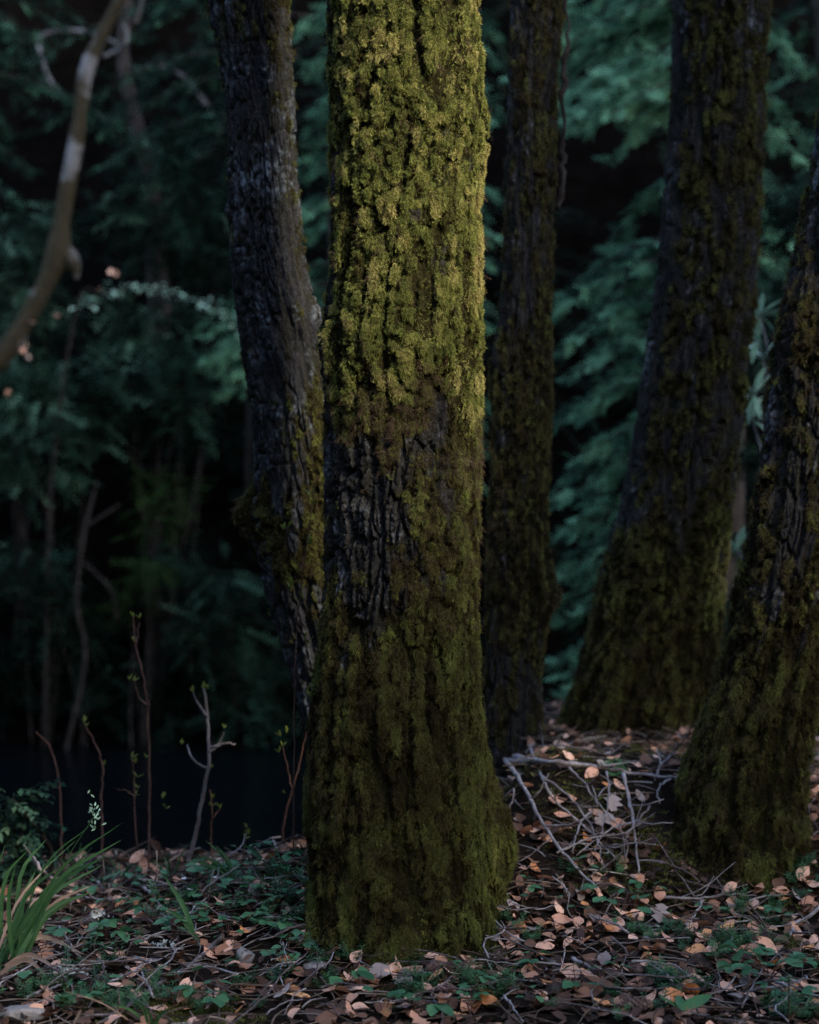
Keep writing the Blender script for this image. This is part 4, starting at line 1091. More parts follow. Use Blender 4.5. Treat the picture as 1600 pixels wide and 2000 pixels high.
stick('thick pale broken stick below the slope with a darker end', [(1118, 1884), (1150, 1900), (1185, 1912)], 6, 'twig_pale', .02, 1)
stick('thin straight twig near the bottom right of the middle', [(1180, 1941), (1260, 1946), (1330, 1940), (1380, 1932)], 3, 'twig_dark', .02, 1)
stick('pale crooked twig at the bottom edge', [(985, 1955), (1000, 1975), (1020, 2005)], 4, 'twig_pale', .015)
stick('curved pale twig in the litter right of the cones', [(1058, 1880), (1068, 1900), (1060, 1918), (1048, 1924)], 3, 'twig_pale', .015)
stick('thin upright twig in front of the dark wood chunk', [(1408, 1985), (1405, 1920, 3.75), (1396, 1850, 3.8)], 3, 'twig_dark', .0)
stick('pale forked twig in front of the edge trunk', [(1300, 1764), (1370, 1766), (1420, 1757), (1480, 1760)], 3.4, 'twig_pale', .02, 4)
stick('twig slanting from the pale forked twig down to the litter', [(1375, 1768), (1358, 1795), (1340, 1825)], 3, 'twig_pale', .02)
stick('pale branching stick at the right edge', [(1612, 1772), (1580, 1800), (1552, 1815), (1546, 1840)], 5, 'twig_pale', .02, 3)
stick('thin grey twig bending over the right foreground', [(1450, 1990), (1470, 1950), (1495, 1910), (1530, 1870)], 3, 'twig_dark', .03, 2)
stick('pale straight stick in the left litter under the grass', [(52, 1958), (90, 1942), (130, 1928)], 5, 'twig_pale', .015, 1)
stick('pale branching twig on the bank at the far left', [(60, 1672, 4.75), (82, 1700, 4.65), (108, 1735)], 5, 'twig_pale', .02, 2)
stick('pale bare twig in the heap on the left bank', [(150, 1760), (210, 1768), (250, 1762)], 4, 'twig_pale', .02, 3)
stick('grey bare twig behind the heap on the left bank', [(190, 1730), (205, 1745), (240, 1700, 4.55)], 3.5, 'twig_pale', .02, 2)
stick('grey twig slanting above the rock on the left', [(268, 1735), (290, 1750), (305, 1768)], 5, 'twig_pale', .02, 2)
stick('bent grey twig in front of the grass clump', [(115, 1820), (135, 1850), (165, 1890)], 3.4, 'twig_pale', .02, 1)
stick('thin pale twig lying from the grass to the centre', [(30, 1890), (100, 1880), (160, 1856), (220, 1862)], 3.2, 'twig_pale', .02, 1)
stick('pale twig above the rock', [(262, 1882), (300, 1890), (350, 1865)], 3, 'twig_pale', .02, 1)
stick('bleached straight stick left of the long brown stick', [(210, 1935), (250, 1915), (300, 1888)], 4, 'twig_pale', .02)
stick('root like pale twig hugging the left foot of the middle trunk', [(540, 1752), (585, 1735), (606, 1724)], 3, 'twig_pale', .012)
stick('curled pale stem in front of the middle trunk', [(552, 1850), (556, 1880), (548, 1910), (552, 1940)], 3, 'twig_pale', .02)
stick('thin pale twig crossing low over the twiggy slope', [(1090, 1690), (1150, 1665), (1215, 1655), (1260, 1630)], 3, 'twig_pale', .04, 3)
stick('thin pale twig slanting right under the ledge', [(1060, 1540), (1120, 1590), (1160, 1650), (1180, 1720)], 2.8, 'twig_pale', .04, 3)
stick('thin pale twig hanging below the fern', [(1185, 1530), (1190, 1580), (1180, 1640), (1160, 1690)], 2.6, 'twig_pale', .04, 2)
stick('forked thin twig lying against the foot of the edge trunk slope', [(1270, 1600), (1230, 1650), (1205, 1700), (1150, 1740)], 2.8, 'twig_dark', .04, 3)
# anonymous ones: shared shapes, grouped by place
TW = []
for i in range(14):
    r_ = random.Random(800 + i); L = r_.uniform(.09, .26); mb = MB()
    pl = crooked([(-L / 2, 0, .004), (-L * .15, r_.uniform(-.12, .12) * L, .01), (L * .2, r_.uniform(-.1, .1) * L, .008), (L / 2, r_.uniform(-.15, .15) * L, .006)], 9, .0014, r_)
    r0 = r_.uniform(.0013, .0030); mb.tube(pl, [r0 * (1.15 - .07 * k) for k in range(9)], 5)
    if i % 2:
        mb.tube([pl[4], pl[4] + Vector((L * .12, L * .09, .006)), pl[4] + Vector((L * .2, L * .16, .012))], [r0 * .6, r0 * .5, r0 * .3], 4)
    TW.append(mb.data('twig', M['twig_dark' if i % 3 else 'twig_pale']))
cnt = 0
while cnt < 165:
    px, py = (rs.uniform(10, 1595) if cnt < 110 else rs.uniform(10, 620)), 1480 + 520 * rs.random() ** .7
    g = ground_hit(px, py)
    if g.y > 6.2 or in_trunk(g.x, g.y) or (px < 600 and g.y > 4.95): continue
    reg = next(r for r, t in REG if t(px, py))
    o = obj('small_twig', rs.choice(TW), None, g + Vector((0, 0, rs.uniform(.012, .026))), slope_euler(g.x, g.y, rs.uniform(0, 6.28), .16, rs), rs.uniform(.7, 1.2))
    tag(o, '%s dead twig beside %s' % ('short' if o.dimensions.x * o.scale.x < .13 else 'slender bare', mark(px, py)), 'twig', 'small dead twigs beside %s' % mark(px, py)); cnt += 1

# ------------------------------------------------------------------ cones, stones, wood, lichen
def cone(label, px, py, yaw, L=.062, W=.032, seed=0):
    g = ground_hit(px, py); rs_ = random.Random(seed)
    root = empty('fallen_cone', g + Vector((0, 0, W * .5)), yaw); root.rotation_euler = (rs_.uniform(-.2, .2), rs_.uniform(-.25, .25), yaw); tag(root, label, 'cone')
    mb = MB(); mb.tube([(-L / 2, 0, 0), (-L * .2, 0, 0), (L * .2, 0, 0), (L / 2, 0, 0)], [W * .22, W * .34, W * .28, W * .06], 8); mb.build('core', M['cone'], root)
    mb = MB(); rows = 10
    for i in range(rows):
        t = i / (rows - 1); r = W / 2 * (math.sin(math.pi * (0.16 + .78 * t)) ** .7)
        k = 8
        for j in range(k):
            a = 2 * math.pi * (j + .5 * (i % 2)) / k + rs_.gauss(0, .06)
            ax = Vector((1, 0, 0)); o = Vector((0, math.cos(a), math.sin(a))); s = Vector((0, -math.sin(a), math.cos(a)))
            b = ax * (-L / 2 + L * .93 * t); wd = r * .52; ln = L * .16
            q = [b + o * r * .55, b + o * r * .98 + s * wd * .8 + ax * ln * .5, b + o * r * 1.06 + ax * ln * .95, b + o * r * .98 - s * wd * .8 + ax * ln * .5, b + o * r * .86 + ax * ln * .5]
            mb.add(q, [(0, 1, 4), (1, 2, 4), (2, 3, 4), (3, 0, 4), (0, 3, 2, 1)])
    sc_ = mb.build('scales', M['cone'], root, False); sc_['kind'] = 'stuff'
    return root
cone('closed brown fir cone at the foot of the middle trunk', 852, 1906, R(50), seed=1)
cone('fir cone lying end on below the closed cone', 873, 1952, R(115), seed=2)
cone('open weathered fir cone beside the closed cone', 888, 1910, R(10), .055, .036, 3)
cone('dark fir cone in the litter right of the curved pale twig', 1118, 1942, R(175), seed=4)
cone('dark fir cone below the slope right of the thick stick', 1240, 1908, R(100), seed=5)
cone('dark fir cone at the bottom edge right of the middle', 1242, 1982, R(160), .07, .036, 6)

def rock(name, label, px, py, size, seed, mat, sink=.3, cat='stone', flat=.7, rz=0):
    g = ground_hit(px, py)
    phi = math.pi * (3 - math.sqrt(5)); pts = []
    n = 150
    for i in range(n):
        z = 1 - 2 * (i + .5) / n; r = math.sqrt(1 - z * z); pts.append((r * math.cos(phi * i), r * math.sin(phi * i), z))
    import bmesh
    pts = np.array(pts); rng = np.random.default_rng(seed)
    pl = rng.normal(size=(9, 3)); pl /= np.linalg.norm(pl, axis=1)[:, None]
    dd = rng.uniform(.55, .85, 9)
    s = np.ones(n)
    for a, b in zip(pl, dd):
        k = pts @ a; s = np.where(k > 1e-3, np.minimum(s, b / np.maximum(k, 1e-3)), s)
    v = pts * s[:, None] * np.array(size) / 2 * (1 + rng.normal(0, .015, (n, 1)))
    bm = bmesh.new()
    for q in v: bm.verts.new(q)
    bmesh.ops.convex_hull(bm, input=list(bm.verts))
    me = bpy.data.meshes.new(name); bm.to_mesh(me); bm.free(); me.materials.append(M[mat])
    o = obj(name, me, None, g + Vector((0, 0, size[2] * (.5 - sink))), (0, 0, rz))
    return tag(o, label, cat)
rock('stone', 'angular grey stone in the litter left of the middle trunk', 478, 1880, (.05, .045, .052), 1, 'stone')
rock('stone', 'rounded tan stone in front of the middle trunk', 614, 1894, (.055, .035, .03), 2, 'stone')
rock('stone', 'small pale pebble under the mossy foot of the middle trunk', 718, 1868, (.012, .012, .010), 3, 'stone', .1)
rock('stone', 'dark rough stone in the bottom left corner', 45, 1990, (.10, .06, .04), 4, 'stone')
rock('wood_chunk', 'black rotten wood chunk in the litter in front of the edge trunk', 1372, 1895, (.085, .05, .05), 5, 'wood_chunk', .2, 'wood', rz=.3)
rock('wood_chunk', 'dark rotten wood piece at the bottom behind the last cone', 1180, 1915, (.09, .04, .04), 6, 'wood_chunk', .3, 'wood')
rock('wood_chunk', 'dark bark chunk below the fern in the twigs of the slope', 1085, 1945, (.07, .05, .035), 7, 'wood_chunk', .3, 'wood', rz=1)

def lichen(label, px, py, s, seed):
    g = ground_hit(px, py); rs_ = random.Random(seed); mb = MB()
    for _ in range(26):
        d = Vector((rs_.gauss(0, 1), rs_.gauss(0, .7), abs(rs_.gauss(0, .5)))).normalized(); p = Vector((rs_.gauss(0, .3) * s, rs_.gauss(0, .25) * s, .004))
        pts = [p]
        for i in range(4):
            d = (d + Vector((rs_.gauss(0, .5), rs_.gauss(0, .5), rs_.gauss(0, .5)))).normalized(); pts.append(pts[-1] + d * s * .09)
        mb.ribbon(pts, [s * .08, s * .14, s * .10, s * .14, s * .06], d.orthogonal().normalized())
    return tag(obj('fallen_lichen', mb.data('fallen_lichen', M['white_lichen']), None, g + Vector((0, 0, .012))), label, 'lichen')
lichen('white ruffled lichen tuft in the litter under the grass clump', 132, 1912, .055, 1)
lichen('small white lichen scrap on the left litter', 318, 1858, .035, 2)
lichen('pale lichen crust scrap behind the heap of twigs', 188, 1800, .05, 3)

# ------------------------------------------------------------------ green plants on the floor
def toothed_leaf(name, mat, L, W, seed, round_=0.75):
    rs_ = random.Random(seed); nu = 9; v = []; cv = rs_.uniform(-.1, .2)
    for i in range(nu):
        t = i / (nu - 1); wd = max(.03, math.sin(math.pi * min(1, t * .96 + .03)) ** round_) * (1.08 if i % 2 else .94)
        c = Vector((t * L, 0, -cv * L * t * t))
        y = W / 2 * wd
        v += [c + Vector((-.02 * L if i % 2 else .03 * L, y, .22 * y)), c, c + Vector((-.02 * L if i % 2 else .03 * L, -y, .22 * y))]
    f = []
    for i in range(nu - 1): f += [(3 * i, 3 * i + 1, 3 * i + 4, 3 * i + 3), (3 * i + 1, 3 * i + 2, 3 * i + 5, 3 * i + 4)]
    return mesh_data(name, v, f, mat)
GL = [toothed_leaf('leaf', M['leaf_green'], .034, .026, 900 + i) for i in range(4)]
GLS = [toothed_leaf('leaf', M['leaf_green'], .020, .017, 910 + i, .6) for i in range(3)]

def creeper(label, px, py, nl, spread, size, seed, group=None, big=True):
    g = ground_hit(px, py); rs_ = random.Random(seed)
    root = empty('creeper_plant', g); tag(root, label, 'plant', group)
    z0 = .012
    for k in range(nl):
        a = 2 * math.pi * k / nl + rs_.gauss(0, .5); r = spread * rs_.uniform(.35, 1)
        e = Vector((math.cos(a) * r, math.sin(a) * r * .8, rs_.uniform(.025, .06)))
        gz = float(ground_z(g.x + e.x, g.y + e.y)) - g.z; e.z += gz
        mb = MB(); mb.tube(spline([Vector((0, 0, 0)), e * .5 + Vector((0, 0, .015)), e], 6), np.linspace(.0013, .0007, 6), 4, False); mb.build('stem', M['twig_red'], root)
        m_ = rs_.choice(GL if big else GLS)
        three = rs_.random() < .55
        for s in ((-1, 0, 1) if three else (0,)):
            d = a + s * 1.15 + rs_.gauss(0, .15)
            obj('leaf', m_, root, e, (rs_.gauss(0, .25), rs_.uniform(-.15, .35), d), size * rs_.uniform(.75, 1.15) * (.85 if s else 1.05))
    return root
C1 = [('bramble creeper with dark leaves on the slope under the bare twigs', 1215, 1785, 6, .07, 1.25), ('bramble creeper beside the upright twig at the foot of the slope', 1275, 1765, 4, .05, .9),
      ('creeper with three leaves high on the slope foot', 1140, 1725, 3, .03, .9), ('creeper with round leaves in the litter near the right edge', 1560, 1905, 3, .04, 1.1),
      ('big leafy creeper patch in the right foreground', 1500, 1920, 10, .10, 1.0), ('leafy creeper left of the big patch by the wood chunk', 1440, 1895, 6, .06, 1.2),
      ('leafy creeper at the bottom right below the big patch', 1535, 1960, 5, .05, .8), ('creeper with rounded leaves below the pale broken stick', 1040, 1905, 4, .04, .9),
      ('creeper with paired leaves at the bottom right of the cones', 925, 1960, 5, .05, .8), ('creeper with three leaves at the bottom near the dark cone', 1125, 1945, 3, .035, .9),
      ('heart leaved creeper in front of the middle trunk', 676, 1935, 3, .03, 1.25), ('creeper with five leaves left of the middle trunk', 590, 1840, 6, .05, .85),
      ('creeper with broad leaf at the left foot of the middle trunk', 600, 1775, 3, .05, 1.2), ('creeper behind the angular stone', 520, 1800, 5, .06, 1.1),
      ('creeper with small leaves in front of the rounded stone', 560, 1880, 6, .05, .7), ('creeper with a broad leaf behind the stone', 480, 1785, 4, .05, 1.0),
      ('creeper with oval leaves in the left litter', 210, 1845, 5, .05, 1.1), ('creeper under the grass clump', 95, 1850, 5, .05, 1.1),
      ('creeper with yellow green leaves at the bottom left', 155, 1985, 3, .04, 1.0), ('creeper left of the long brown stick', 185, 1965, 4, .04, .8),
      ('creeper on the moss patch at the bottom', 345, 1935, 4, .04, .9), ('creeper at the bottom edge with a large leaf', 410, 1975, 5, .05, 1.1),
      ('creeper on the bank crest under the sapling', 290, 1790, 4, .05, 1.0), ('creeper on the bank crest beside the middle trunk', 540, 1720, 5, .06, 1.0),
      ('creeper at the left bank edge behind the heap of twigs', 420, 1730, 6, .07, 1.0), ('creeper with round leaves right of the mossy foot', 1020, 1768, 4, .035, .8),
      ('toothed creeper at the bottom edge left of the cones', 815, 1985, 3, .04, 1.3), ('creeper near the right edge below the edge trunk', 1515, 1815, 3, .03, .9)]
for i, c in enumerate(C1): creeper(*c, seed=i + 1, big=True)
for i in range(26):
    while True:
        px, py = rs.uniform(20, 1590), rs.uniform(1760, 1995); g = ground_hit(px, py)
        if not in_trunk(g.x, g.y): break
    reg = next(r for r, t in REG if t(px, py))
    creeper('tiny round leaved seedling beside %s' % mark(px, py), px, py, rs.randint(2, 4), .03, rs.uniform(.7, 1.1), 100 + i, 'tiny seedlings beside %s' % mark(px, py), False)

for i in range(22):
    px, py = rs.uniform(120, 600), rs.uniform(1690, 1830)
    creeper('leafy herb beside %s' % mark(px, py), px, py, rs.randint(4, 7), .05, rs.uniform(.7, 1.1), 200 + i, 'leafy herbs beside %s' % mark(px, py), i % 2 == 0)
# feathery ground greens: stuff
def sprout_mesh(name, seed):
    rs_ = random.Random(seed); mb = MB()
    for s in range(4):
        d = Vector((rs_.gauss(0, .5), rs_.gauss(0, .5), 1)).normalized(); p = Vector((rs_.gauss(0, .008), rs_.gauss(0, .008), 0)); L = rs_.uniform(.02, .045)
        mb.tube([p, p + d * L], [.0006, .0004], 3, False)
        for i in range(5):
            b = p + d * L * (.25 + .75 * i / 4)
            for k in range(4):
                a = k * 1.57 + i * .8; o = Vector((math.cos(a), math.sin(a), .35)).normalized(); sd2 = o.cross(d).normalized() * .0016
                mb.add([b, b + o * .005 + sd2, b + o * .012, b + o * .005 - sd2], [(0, 1, 2, 3)])
    return mb.data(name, M['sprout_stuff'])
SPR = [sprout_mesh('sprout_%d' % i, 930 + i) for i in range(4)]
pos = []
for (px, py, r, n) in [(960, 1935, .09, 18), (1010, 1840, .08, 8), (820, 1940, .06, 12), (1290, 1830, .08, 14), (1320, 1930, .07, 14), (660, 1860, .10, 10), (590, 1900, .08, 6), (1430, 1850, .08, 14), (1210, 1740, .1, 6), (400, 1760, .16, 26),
                       (300, 1960, .1, 16), (90, 1950, .1, 14), (1550, 1980, .08, 20), (480, 1940, .1, 6), (1490, 1790, .08, 12), (740, 1890, .1, 5), (1200, 1980, .12, 5), (570, 1760, .12, 22), (200, 1880, .14, 7), (1590, 1700, .1, 14)]:
    g = ground_hit(px, py)
    for _ in range(n):
        x, y = g.x + rs.gauss(0, r * .6), g.y + rs.gauss(0, r * .6); pos.append((x, y, float(ground_z(x, y)) + .004))
n = len(pos)
tag(scatter('bedstraw', 'sprout', SPR, pos, np.stack([RNG.normal(0, .25, n), RNG.normal(0, .25, n), RNG.uniform(0, 6.28, n)], 1), RNG.uniform(.7, 1.3, n), RNG.random(n)), 'low feathery green plants in patches over the litter', 'ground cover')
# moss on the ground
pos = []
for (px, py, r, n) in [(310, 1965, .13, 260), (380, 1990, .12, 200), (1560, 1850, .1, 140), (1200, 1690, .16, 120), (1260, 1640, .12, 120), (1110, 1560, .1, 90), (1330, 1720, .2, 200), (1540, 1720, .15, 120), (820, 1888, .2, 520), (920, 1840, .12, 200), (700, 1840, .12, 120), (640, 1780, .08, 80), (960, 1760, .06, 60), (1100, 1470, .2, 120), (1290, 1470, .15, 120)]:
    g = ground_hit(px, py)
    for _ in range(n):
        x, y = g.x + rs.gauss(0, r * .5), g.y + rs.gauss(0, r * .5); pos.append((x, y, float(ground_z(x, y)) + .002))
n = len(pos)
tag(scatter('ground_moss', 'moss', MOSS, pos, np.stack([RNG.normal(0, .3, n), np.full(n, -math.pi / 2) + RNG.normal(0, .3, n), RNG.uniform(0, 6.28, n)], 1), RNG.uniform(.5, .95, n), RNG.normal(.5, .15, n), RNG.integers(0, 4, n)),
    'olive moss patches creeping over the soil', 'moss')

# grass
def blade(pts, wid, mat, parent, base, name='blade'):
    pl = spline(rel(pts, base), 9); mb = MB()
    wd = [wid * q for q in (.7, .9, 1, 1, .95, .85, .65, .4, .05)]
    v = []
    for i, p in enumerate(pl):
        t = (pl[min(i + 1, 8)] - pl[max(i - 1, 0)]).normalized(); s = t.cross(Vector((0.25, -1, 0.2))).normalized(); u = s.cross(t)
        v += [p - s * wd[i] / 2 + u * wd[i] * .18, p, p + s * wd[i] / 2 + u * wd[i] * .18]
    f = []
    for i in range(8): f += [(3 * i, 3 * i + 1, 3 * i + 4, 3 * i + 3), (3 * i + 1, 3 * i + 2, 3 * i + 5, 3 * i + 4)]
    mb.add(v, f); return mb.build(name, M[mat], parent)
gb = ground_hit(8, 1895); root = empty('grass_clump', gb); tag(root, 'large clump of long arching green blades in the bottom left corner', 'grass clump')
rs2 = random.Random(3)
GBL = [((238, 1640), .010, 'grass'), ((242, 1605), .006, 'grass'), ((200, 1690), .011, 'grass'), ((180, 1655), .007, 'grass'), ((215, 1668), .010, 'grass'), ((185, 1740), .011, 'grass'), ((150, 1640), .005, 'grass'), ((90, 1640), .009, 'grass'), ((55, 1660), .008, 'grass'), ((30, 1690), .009, 'grass'), ((70, 1700), .010, 'grass'),
       ((120, 1690), .008, 'grass'), ((180, 1610), .004, 'grass'), ((140, 1760), .010, 'grass'), ((100, 1740), .009, 'dry_grass'), ((182, 1728), .008, 'dry_grass'), ((40, 1740), .008, 'grass'), ((10, 1650), .008, 'grass'), ((-30, 1620), .009, 'grass'), ((-60, 1700), .009, 'grass'), ((160, 1700), .007, 'grass'), ((125, 1715), .009, 'grass'), ((95, 1690), .006, 'dry_grass')]
for i, ((tx, ty), wd, mt) in enumerate(GBL):
    b = gb + Vector((rs2.uniform(-.05, .04), rs2.uniform(-.03, .05), -.01)); e = P(tx, ty, gb.y + rs2.uniform(-.1, .2))
    m_ = b.lerp(e, .55) + Vector((-.018, 0, .03)) * rs2.uniform(.6, 1.6)
    blade([b, m_, e], wd * 1.05, mt, root, gb)
for (a, m_, e) in [((15, 1890), (80, 1868), (172, 1886)), ((10, 1905), (60, 1905), (120, 1918)), ((0, 1920), (50, 1915), (90, 1925))]:
    ga, gm, ge = (ground_hit(*q) for q in (a, m_, e))
    blade([ga + Vector((0, 0, .02)), gm + Vector((0, 0, .045)), ge + Vector((0, 0, .02))], .012, 'dry_grass', root, gb, 'dead_blade')
# seed head on a stalk
mb = MB(); e = P(190, 1585, gb.y); mb.tube(spline(rel([gb, gb.lerp(e, .5) + Vector((.01, 0, .03)), e], gb), 9), np.linspace(.0014, .0008, 9), 4); st = mb.build('stalk', M['grass'], root)
mb = MB()
for i in range(26):
    p = P(185 + rs2.gauss(0, 7), 1600 + rs2.gauss(0, 22), gb.y + rs2.gauss(0, .015)) - gb
    leaf_blade(mb, p, (rs2.gauss(0, 1), rs2.gauss(0, 1), 1), (0, 1, .2), .012, .005, 0, .2, 2)
mb.build('seed_head', M['pale_leaf'], st)

def small_grass(label, px, py, tips, wd, mat='grass'):
    g = ground_hit(px, py); root = empty('grass_tuft', g); tag(root, label, 'grass')
    for (tx, ty) in tips:
        e = P(tx, ty, g.y + random.uniform(-.08, .08)); blade([g + Vector((random.uniform(-.008, .008), 0, -.005)), g.lerp(e, .5) + Vector((0, 0, .012)), e], wd, mat, root, g)
small_grass('single broad grass blade with a leaf standing left of the stone', 392, 1845, [(322, 1712), (326, 1775)], .012)
small_grass('thin yellow green grass tuft at the bottom left of the middle', 300, 2010, [(215, 1962), (258, 1950), (280, 1968), (330, 1975)], .006)
small_grass('thin arching grass tuft on the bank crest beside the sapling', 470, 1725, [(360, 1680), (380, 1668), (400, 1640), (420, 1650), (510, 1690)], .006)
for i, (px, lab) in enumerate([(150, 'thin grass tuft on the crest left of the heap of twigs'), (235, 'thin grass tuft on the crest above the heap of twigs'), (330, 'thin grass tuft between the two saplings on the crest'), (440, 'thin grass tuft right of the pale sapling'), (560, 'thin grass tuft on the crest touching the middle trunk')]):
    small_grass(lab, px, 1722, [(px + random.uniform(-60, 60), 1722 - random.uniform(30, 85)) for _ in range(6)], .0045)
small_grass('long brown grass stem bending over the bottom left', 275, 2008, [(125, 1936)], .003, 'dry_grass')
small_grass('broad green grass leaf at the left of the bank crest', 520, 1690, [(560, 1660), (470, 1650)], .007)
# broad spotted leaves at the bottom
g = ground_hit(1330, 2004); root = empty('broadleaf_seedling', g); tag(root, 'seedling with large toothed spotted leaves at the bottom edge', 'plant')
SL = toothed_leaf('leaf', M['leaf_spotted'], .075, .032, 950)
for a, s in ((.45, 1.0), (2.3, .8), (1.5, .7)):
    obj('leaf', SL, root, (0, 0, .03), (.3, -.25, a), s)
mb = MB(); mb.tube([(0, 0, -.01), (0, 0, .03)], [.0015, .001], 4); mb.build('stem', M['twig_red'], root)
# fir seedling bottom right
g = ground_hit(1538, 2005); root = empty('fir_seedling', g); tag(root, 'tiny fir seedling with spiky green needles in the bottom right corner', 'plant')
mb = MB(); mb.tube([(0, 0, -.01), (.004, 0, .05), (.002, 0, .10)], [.002, .0015, .0008], 5); mb.build('stem', M['twig_red'], root)
mb = MB()
for i in range(90):
    z = .02 + .08 * i / 90; a = i * 2.4; o = Vector((math.cos(a), math.sin(a), .55)).normalized(); s = o.cross(Vector((0, 0, 1))).normalized() * .0011; b = Vector((.003, 0, z)); L = .022 * (1.1 - .5 * i / 90)
    mb.add([b - s, b + s, b + o * L], [(0, 1, 2)])
nd = mb.build('needles', M['leaf_spotted'], root); nd['kind'] = 'stuff'
# small fern on the ledge
g = ground_hit(1205, 1525); root = empty('fern', g); tag(root, 'small green fern on the ledge above the pale branch', 'fern')
FP = toothed_leaf('leaflet', M['leaf_green'], .022, .008, 960)
for (tip, nn) in (((1172, 1497), 9), ((1212, 1500), 5)):
    e = P(tip[0], tip[1], g.y) - g; pl = spline([Vector((0, 0, 0)), e * .5 + Vector((.01, 0, .03)), e], nn)
    mb = MB(); mb.tube(pl, .0009, 4, False); mb.build('stalk', M['leaf_green'], root)
    for k in range(1, nn):
        for s in (-1, 1):
            d = (pl[k] - pl[k - 1]).normalized(); a = math.atan2(d.z, d.x) + s * 1.1
            dv = Vector((math.cos(a), -.3, math.sin(a))).normalized()
            o = obj('leaflet', FP, root, pl[k]); o.rotation_mode = 'QUATERNION'; o.rotation_quaternion = dv.to_track_quat('X', 'Y'); o.scale = (1.2 - .09 * k,) * 3
# tiny white flowers
for (px, py, lab) in [(418, 1730, 'tiny white flower nearest the middle trunk on the bank crest'), (358, 1732, 'tiny white flower in the middle of the bank crest'), (283, 1735, 'tiny white flower farthest left on the bank crest'), (620, 1792, 'small pale flower cluster at the left foot of the middle trunk'), (370, 1754, 'tiny white flower below the others on the bank crest')]:
    g = ground_hit(px, py + 8); root = empty('white_flower', g); tag(root, lab, 'flower')
    mb = MB(); mb.tube([(0, 0, 0), (.002, 0, .03)], [.0008, .0006], 3); mb.build('stem', M['leaf_green'], root)
    mb = MB()
    for k in range(5):
        a = k * 1.257; leaf_blade(mb, (.002, 0, .03), (math.cos(a), math.sin(a) - .4, .5), (0, -.3, 1), .008, .006, .2, .1, 2)
    mb.build('petals', M['petal'], root)

# ------------------------------------------------------------------ leafing saplings on the bank
def sapling(label, Y, paths, buds, rpx, mat='twig_red', leaves=3, seed=0, name='budding_sapling', size=.018):
    rs_ = random.Random(seed); b0 = P(*paths[0][0], Y); gz = float(ground_z(b0.x, Y))
    foot = Vector((b0.x, Y, min(gz, b0.z)))
    root = empty(name, foot); tag(root, label, 'sapling')
    for i, pth in enumerate(paths):
        w3 = [P(a, b, Y + rs_.uniform(-.02, .02)) - foot for a, b in pth]
        if i == 0 and w3[0].z > .01: w3 = [Vector((0, 0, -.02))] + w3
        n = 6 * len(w3); r0 = rpx / F * Y * (1 if i == 0 else .6)
        mb = MB(); mb.tube(crooked(w3, n, .0012, rs_), np.linspace(r0, r0 * .5, n), 6); mb.build('stem' if i == 0 else 'branch', M[mat], root)
    mbl = MB(); leaf_blade(mbl, (0, 0, 0), (1, 0, 0), (0, 0, 1), size, size * .42, -.15, .5); lm = mbl.data('bud_leaf', M['bud'])
    for (px, py) in buds:
        c = P(px, py, Y) - foot
        for k in range(leaves):
            d = Vector((rs_.uniform(-1, 1), rs_.uniform(-.8, .5), rs_.uniform(.2, 1.2))).normalized()
            o = obj('bud_leaf', lm, root, c); o.rotation_mode = 'QUATERNION'; o.rotation_quaternion = d.to_track_quat('X', 'Z'); o.scale = (rs_.uniform(.7, 1.25),) * 3
    return root
sapling('tallest thin budding sapling on the left bank', 5.0, [[(290, 1690), (292, 1560), (290, 1400), (282, 1330), (266, 1262), (260, 1205)], [(286, 1376), (272, 1362), (262, 1332)], [(266, 1262), (272, 1215)]], [(260, 1205), (272, 1208), (262, 1330), (253, 1328), (286, 1480), (265, 1255)], 3.2, seed=1)
sapling('pale stemmed budding sapling on the bank left of the middle trunk', 4.9, [[(366, 1700), (380, 1640), (398, 1550), (409, 1478), (405, 1400), (398, 1345)], [(404, 1500), (378, 1485), (365, 1455)], [(409, 1470), (425, 1455), (437, 1430)], [(410, 1460), (440, 1452), (460, 1454)], [(405, 1400), (385, 1370), (376, 1350)]],
        [(398, 1344), (406, 1346), (376, 1352), (438, 1424), (355, 1455), (415, 1500)], 4.8, 'sapling_bark', seed=2)
sapling('short budding sapling left of the tallest one', 5.1, [[(200, 1640), (198, 1560), (200, 1495), (184, 1450), (166, 1412)]], [(165, 1410), (168, 1418), (203, 1495)], 2.8, seed=3)
sapling('thin budding sapling just right of the tallest one', 5.0, [[(272, 1690), (264, 1600), (262, 1530), (258, 1480)], [(264, 1560), (250, 1545), (228, 1542)]], [(258, 1480), (268, 1518), (262, 1555), (270, 1540), (265, 1490)], 2.2, seed=4)
sapling('budding sapling close to the left edge of the middle trunk', 4.7, [[(550, 1660), (556, 1600), (575, 1530), (588, 1480), (600, 1420)], [(570, 1540), (560, 1490), (550, 1450)]], [(548, 1438), (560, 1432), (552, 1458), (545, 1470), (556, 1550)], 2.8, seed=5)
sapling('bare curved sapling at the left edge of the bank', 5.1, [[(120, 1640), (118, 1560), (110, 1500), (95, 1455), (70, 1430)]], [], 3.0, seed=6)
sapling('thin red vine climbing between the leaning and the middle trunk', 4.45, [[(574, 1460), (575, 1330), (580, 1230), (590, 1130), (604, 1030), (612, 960)], [(590, 1110), (575, 1095), (560, 1070)], [(586, 1180), (600, 1170)]], [(606, 968), (612, 985), (562, 1030), (554, 1035), (568, 1140), (605, 1065), (596, 1250), (600, 1262), (592, 1170), (566, 1148), (600, 1348), (606, 1360)], 1.8, leaves=2, seed=7, name='red_vine', size=.024)
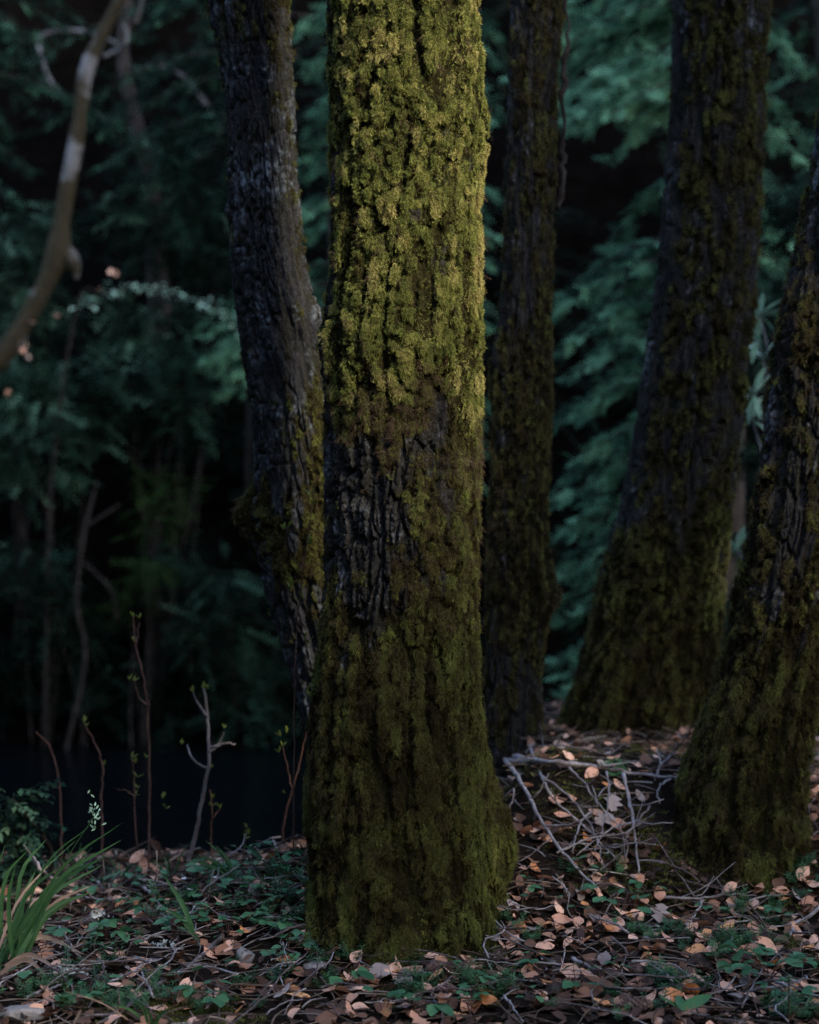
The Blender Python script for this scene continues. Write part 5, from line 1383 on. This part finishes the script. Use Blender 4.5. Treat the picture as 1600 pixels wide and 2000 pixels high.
sapling('low budding stems on the bank beside the pale sapling', 4.95, [[(415, 1690), (412, 1640), (414, 1590), (410, 1540)], [(414, 1600), (430, 1580)]], [(412, 1575), (415, 1560), (430, 1578), (325, 1580), (318, 1560)], 1.8, seed=8)
sapling('low budding stem near the foot of the middle trunk', 4.8, [[(470, 1700), (476, 1660), (482, 1620)]], [(482, 1618), (478, 1640), (486, 1630)], 1.8, seed=9)
# dead leaves still hanging on the tallest sapling
dl = fallen_leaf_mesh('hanging_leaf', M['leaf_tan'], 990, .075, .036, False)
for (px, py, rot, lab) in [(280, 1690, (R(80), R(80), .2), 'dry pinkish leaf hanging straight down on the bank sapling'), (310, 1698, (R(60), R(30), .3), 'dry tan leaf spread sideways under the bank sapling'), (270, 1672, (R(75), R(-40), 0), 'small dry pale leaf tilted up at the bank sapling')]:
    tag(obj('hanging_leaf', dl, None, P(px, py, 4.97), rot, .85), lab, 'leaf')
tag(obj('hanging_leaf', fallen_leaf_mesh('hanging_leaf', M['leaf_brown'], 991, .09, .05), None, P(303, 1658, 5.0), (R(70), R(60), .8), .6), 'dark brown dead leaf hanging behind the pale ones on the sapling', 'leaf')

# small leafy shrub on the bank at the left edge
shrub('small leafy shrub on the near bank at the left edge', [(25, 1560, 30, 0), (45, 1620, 36, .05), (15, 1680, 40, .1), (75, 1650, 22, .1), (40, 1720, 36, .0)], 5.0, 61, [leaf_sprig('bank_sprig_%d' % i, 960 + i, 9, .10, .030, .017, M['shrub']) for i in range(2)], 'bank', .6, group='shrubs on the near bank', dens=.8, scale=1.0)
# rusty strip of hanging bark beside the slender trunk
mb = MB(); mb.tube(crooked([P(1100, -40, 5.5), P(1106, 60, 5.5), P(1102, 160, 5.5), P(1098, 260, 5.5), P(1100, 330, 5.5), P(1096, 410, 5.5)], 30, .006, random.Random(4)), [.004 + .007 * random.random() for _ in range(30)], 6)
mb.v = [tuple(Vector(v) - thin_tree.location) for v in mb.v]
tag(mb.build('hanging_stem', M['limb'], thin_tree), 'rusty dead vine stem hanging along the trunk')

print('objects', len(sc.objects))
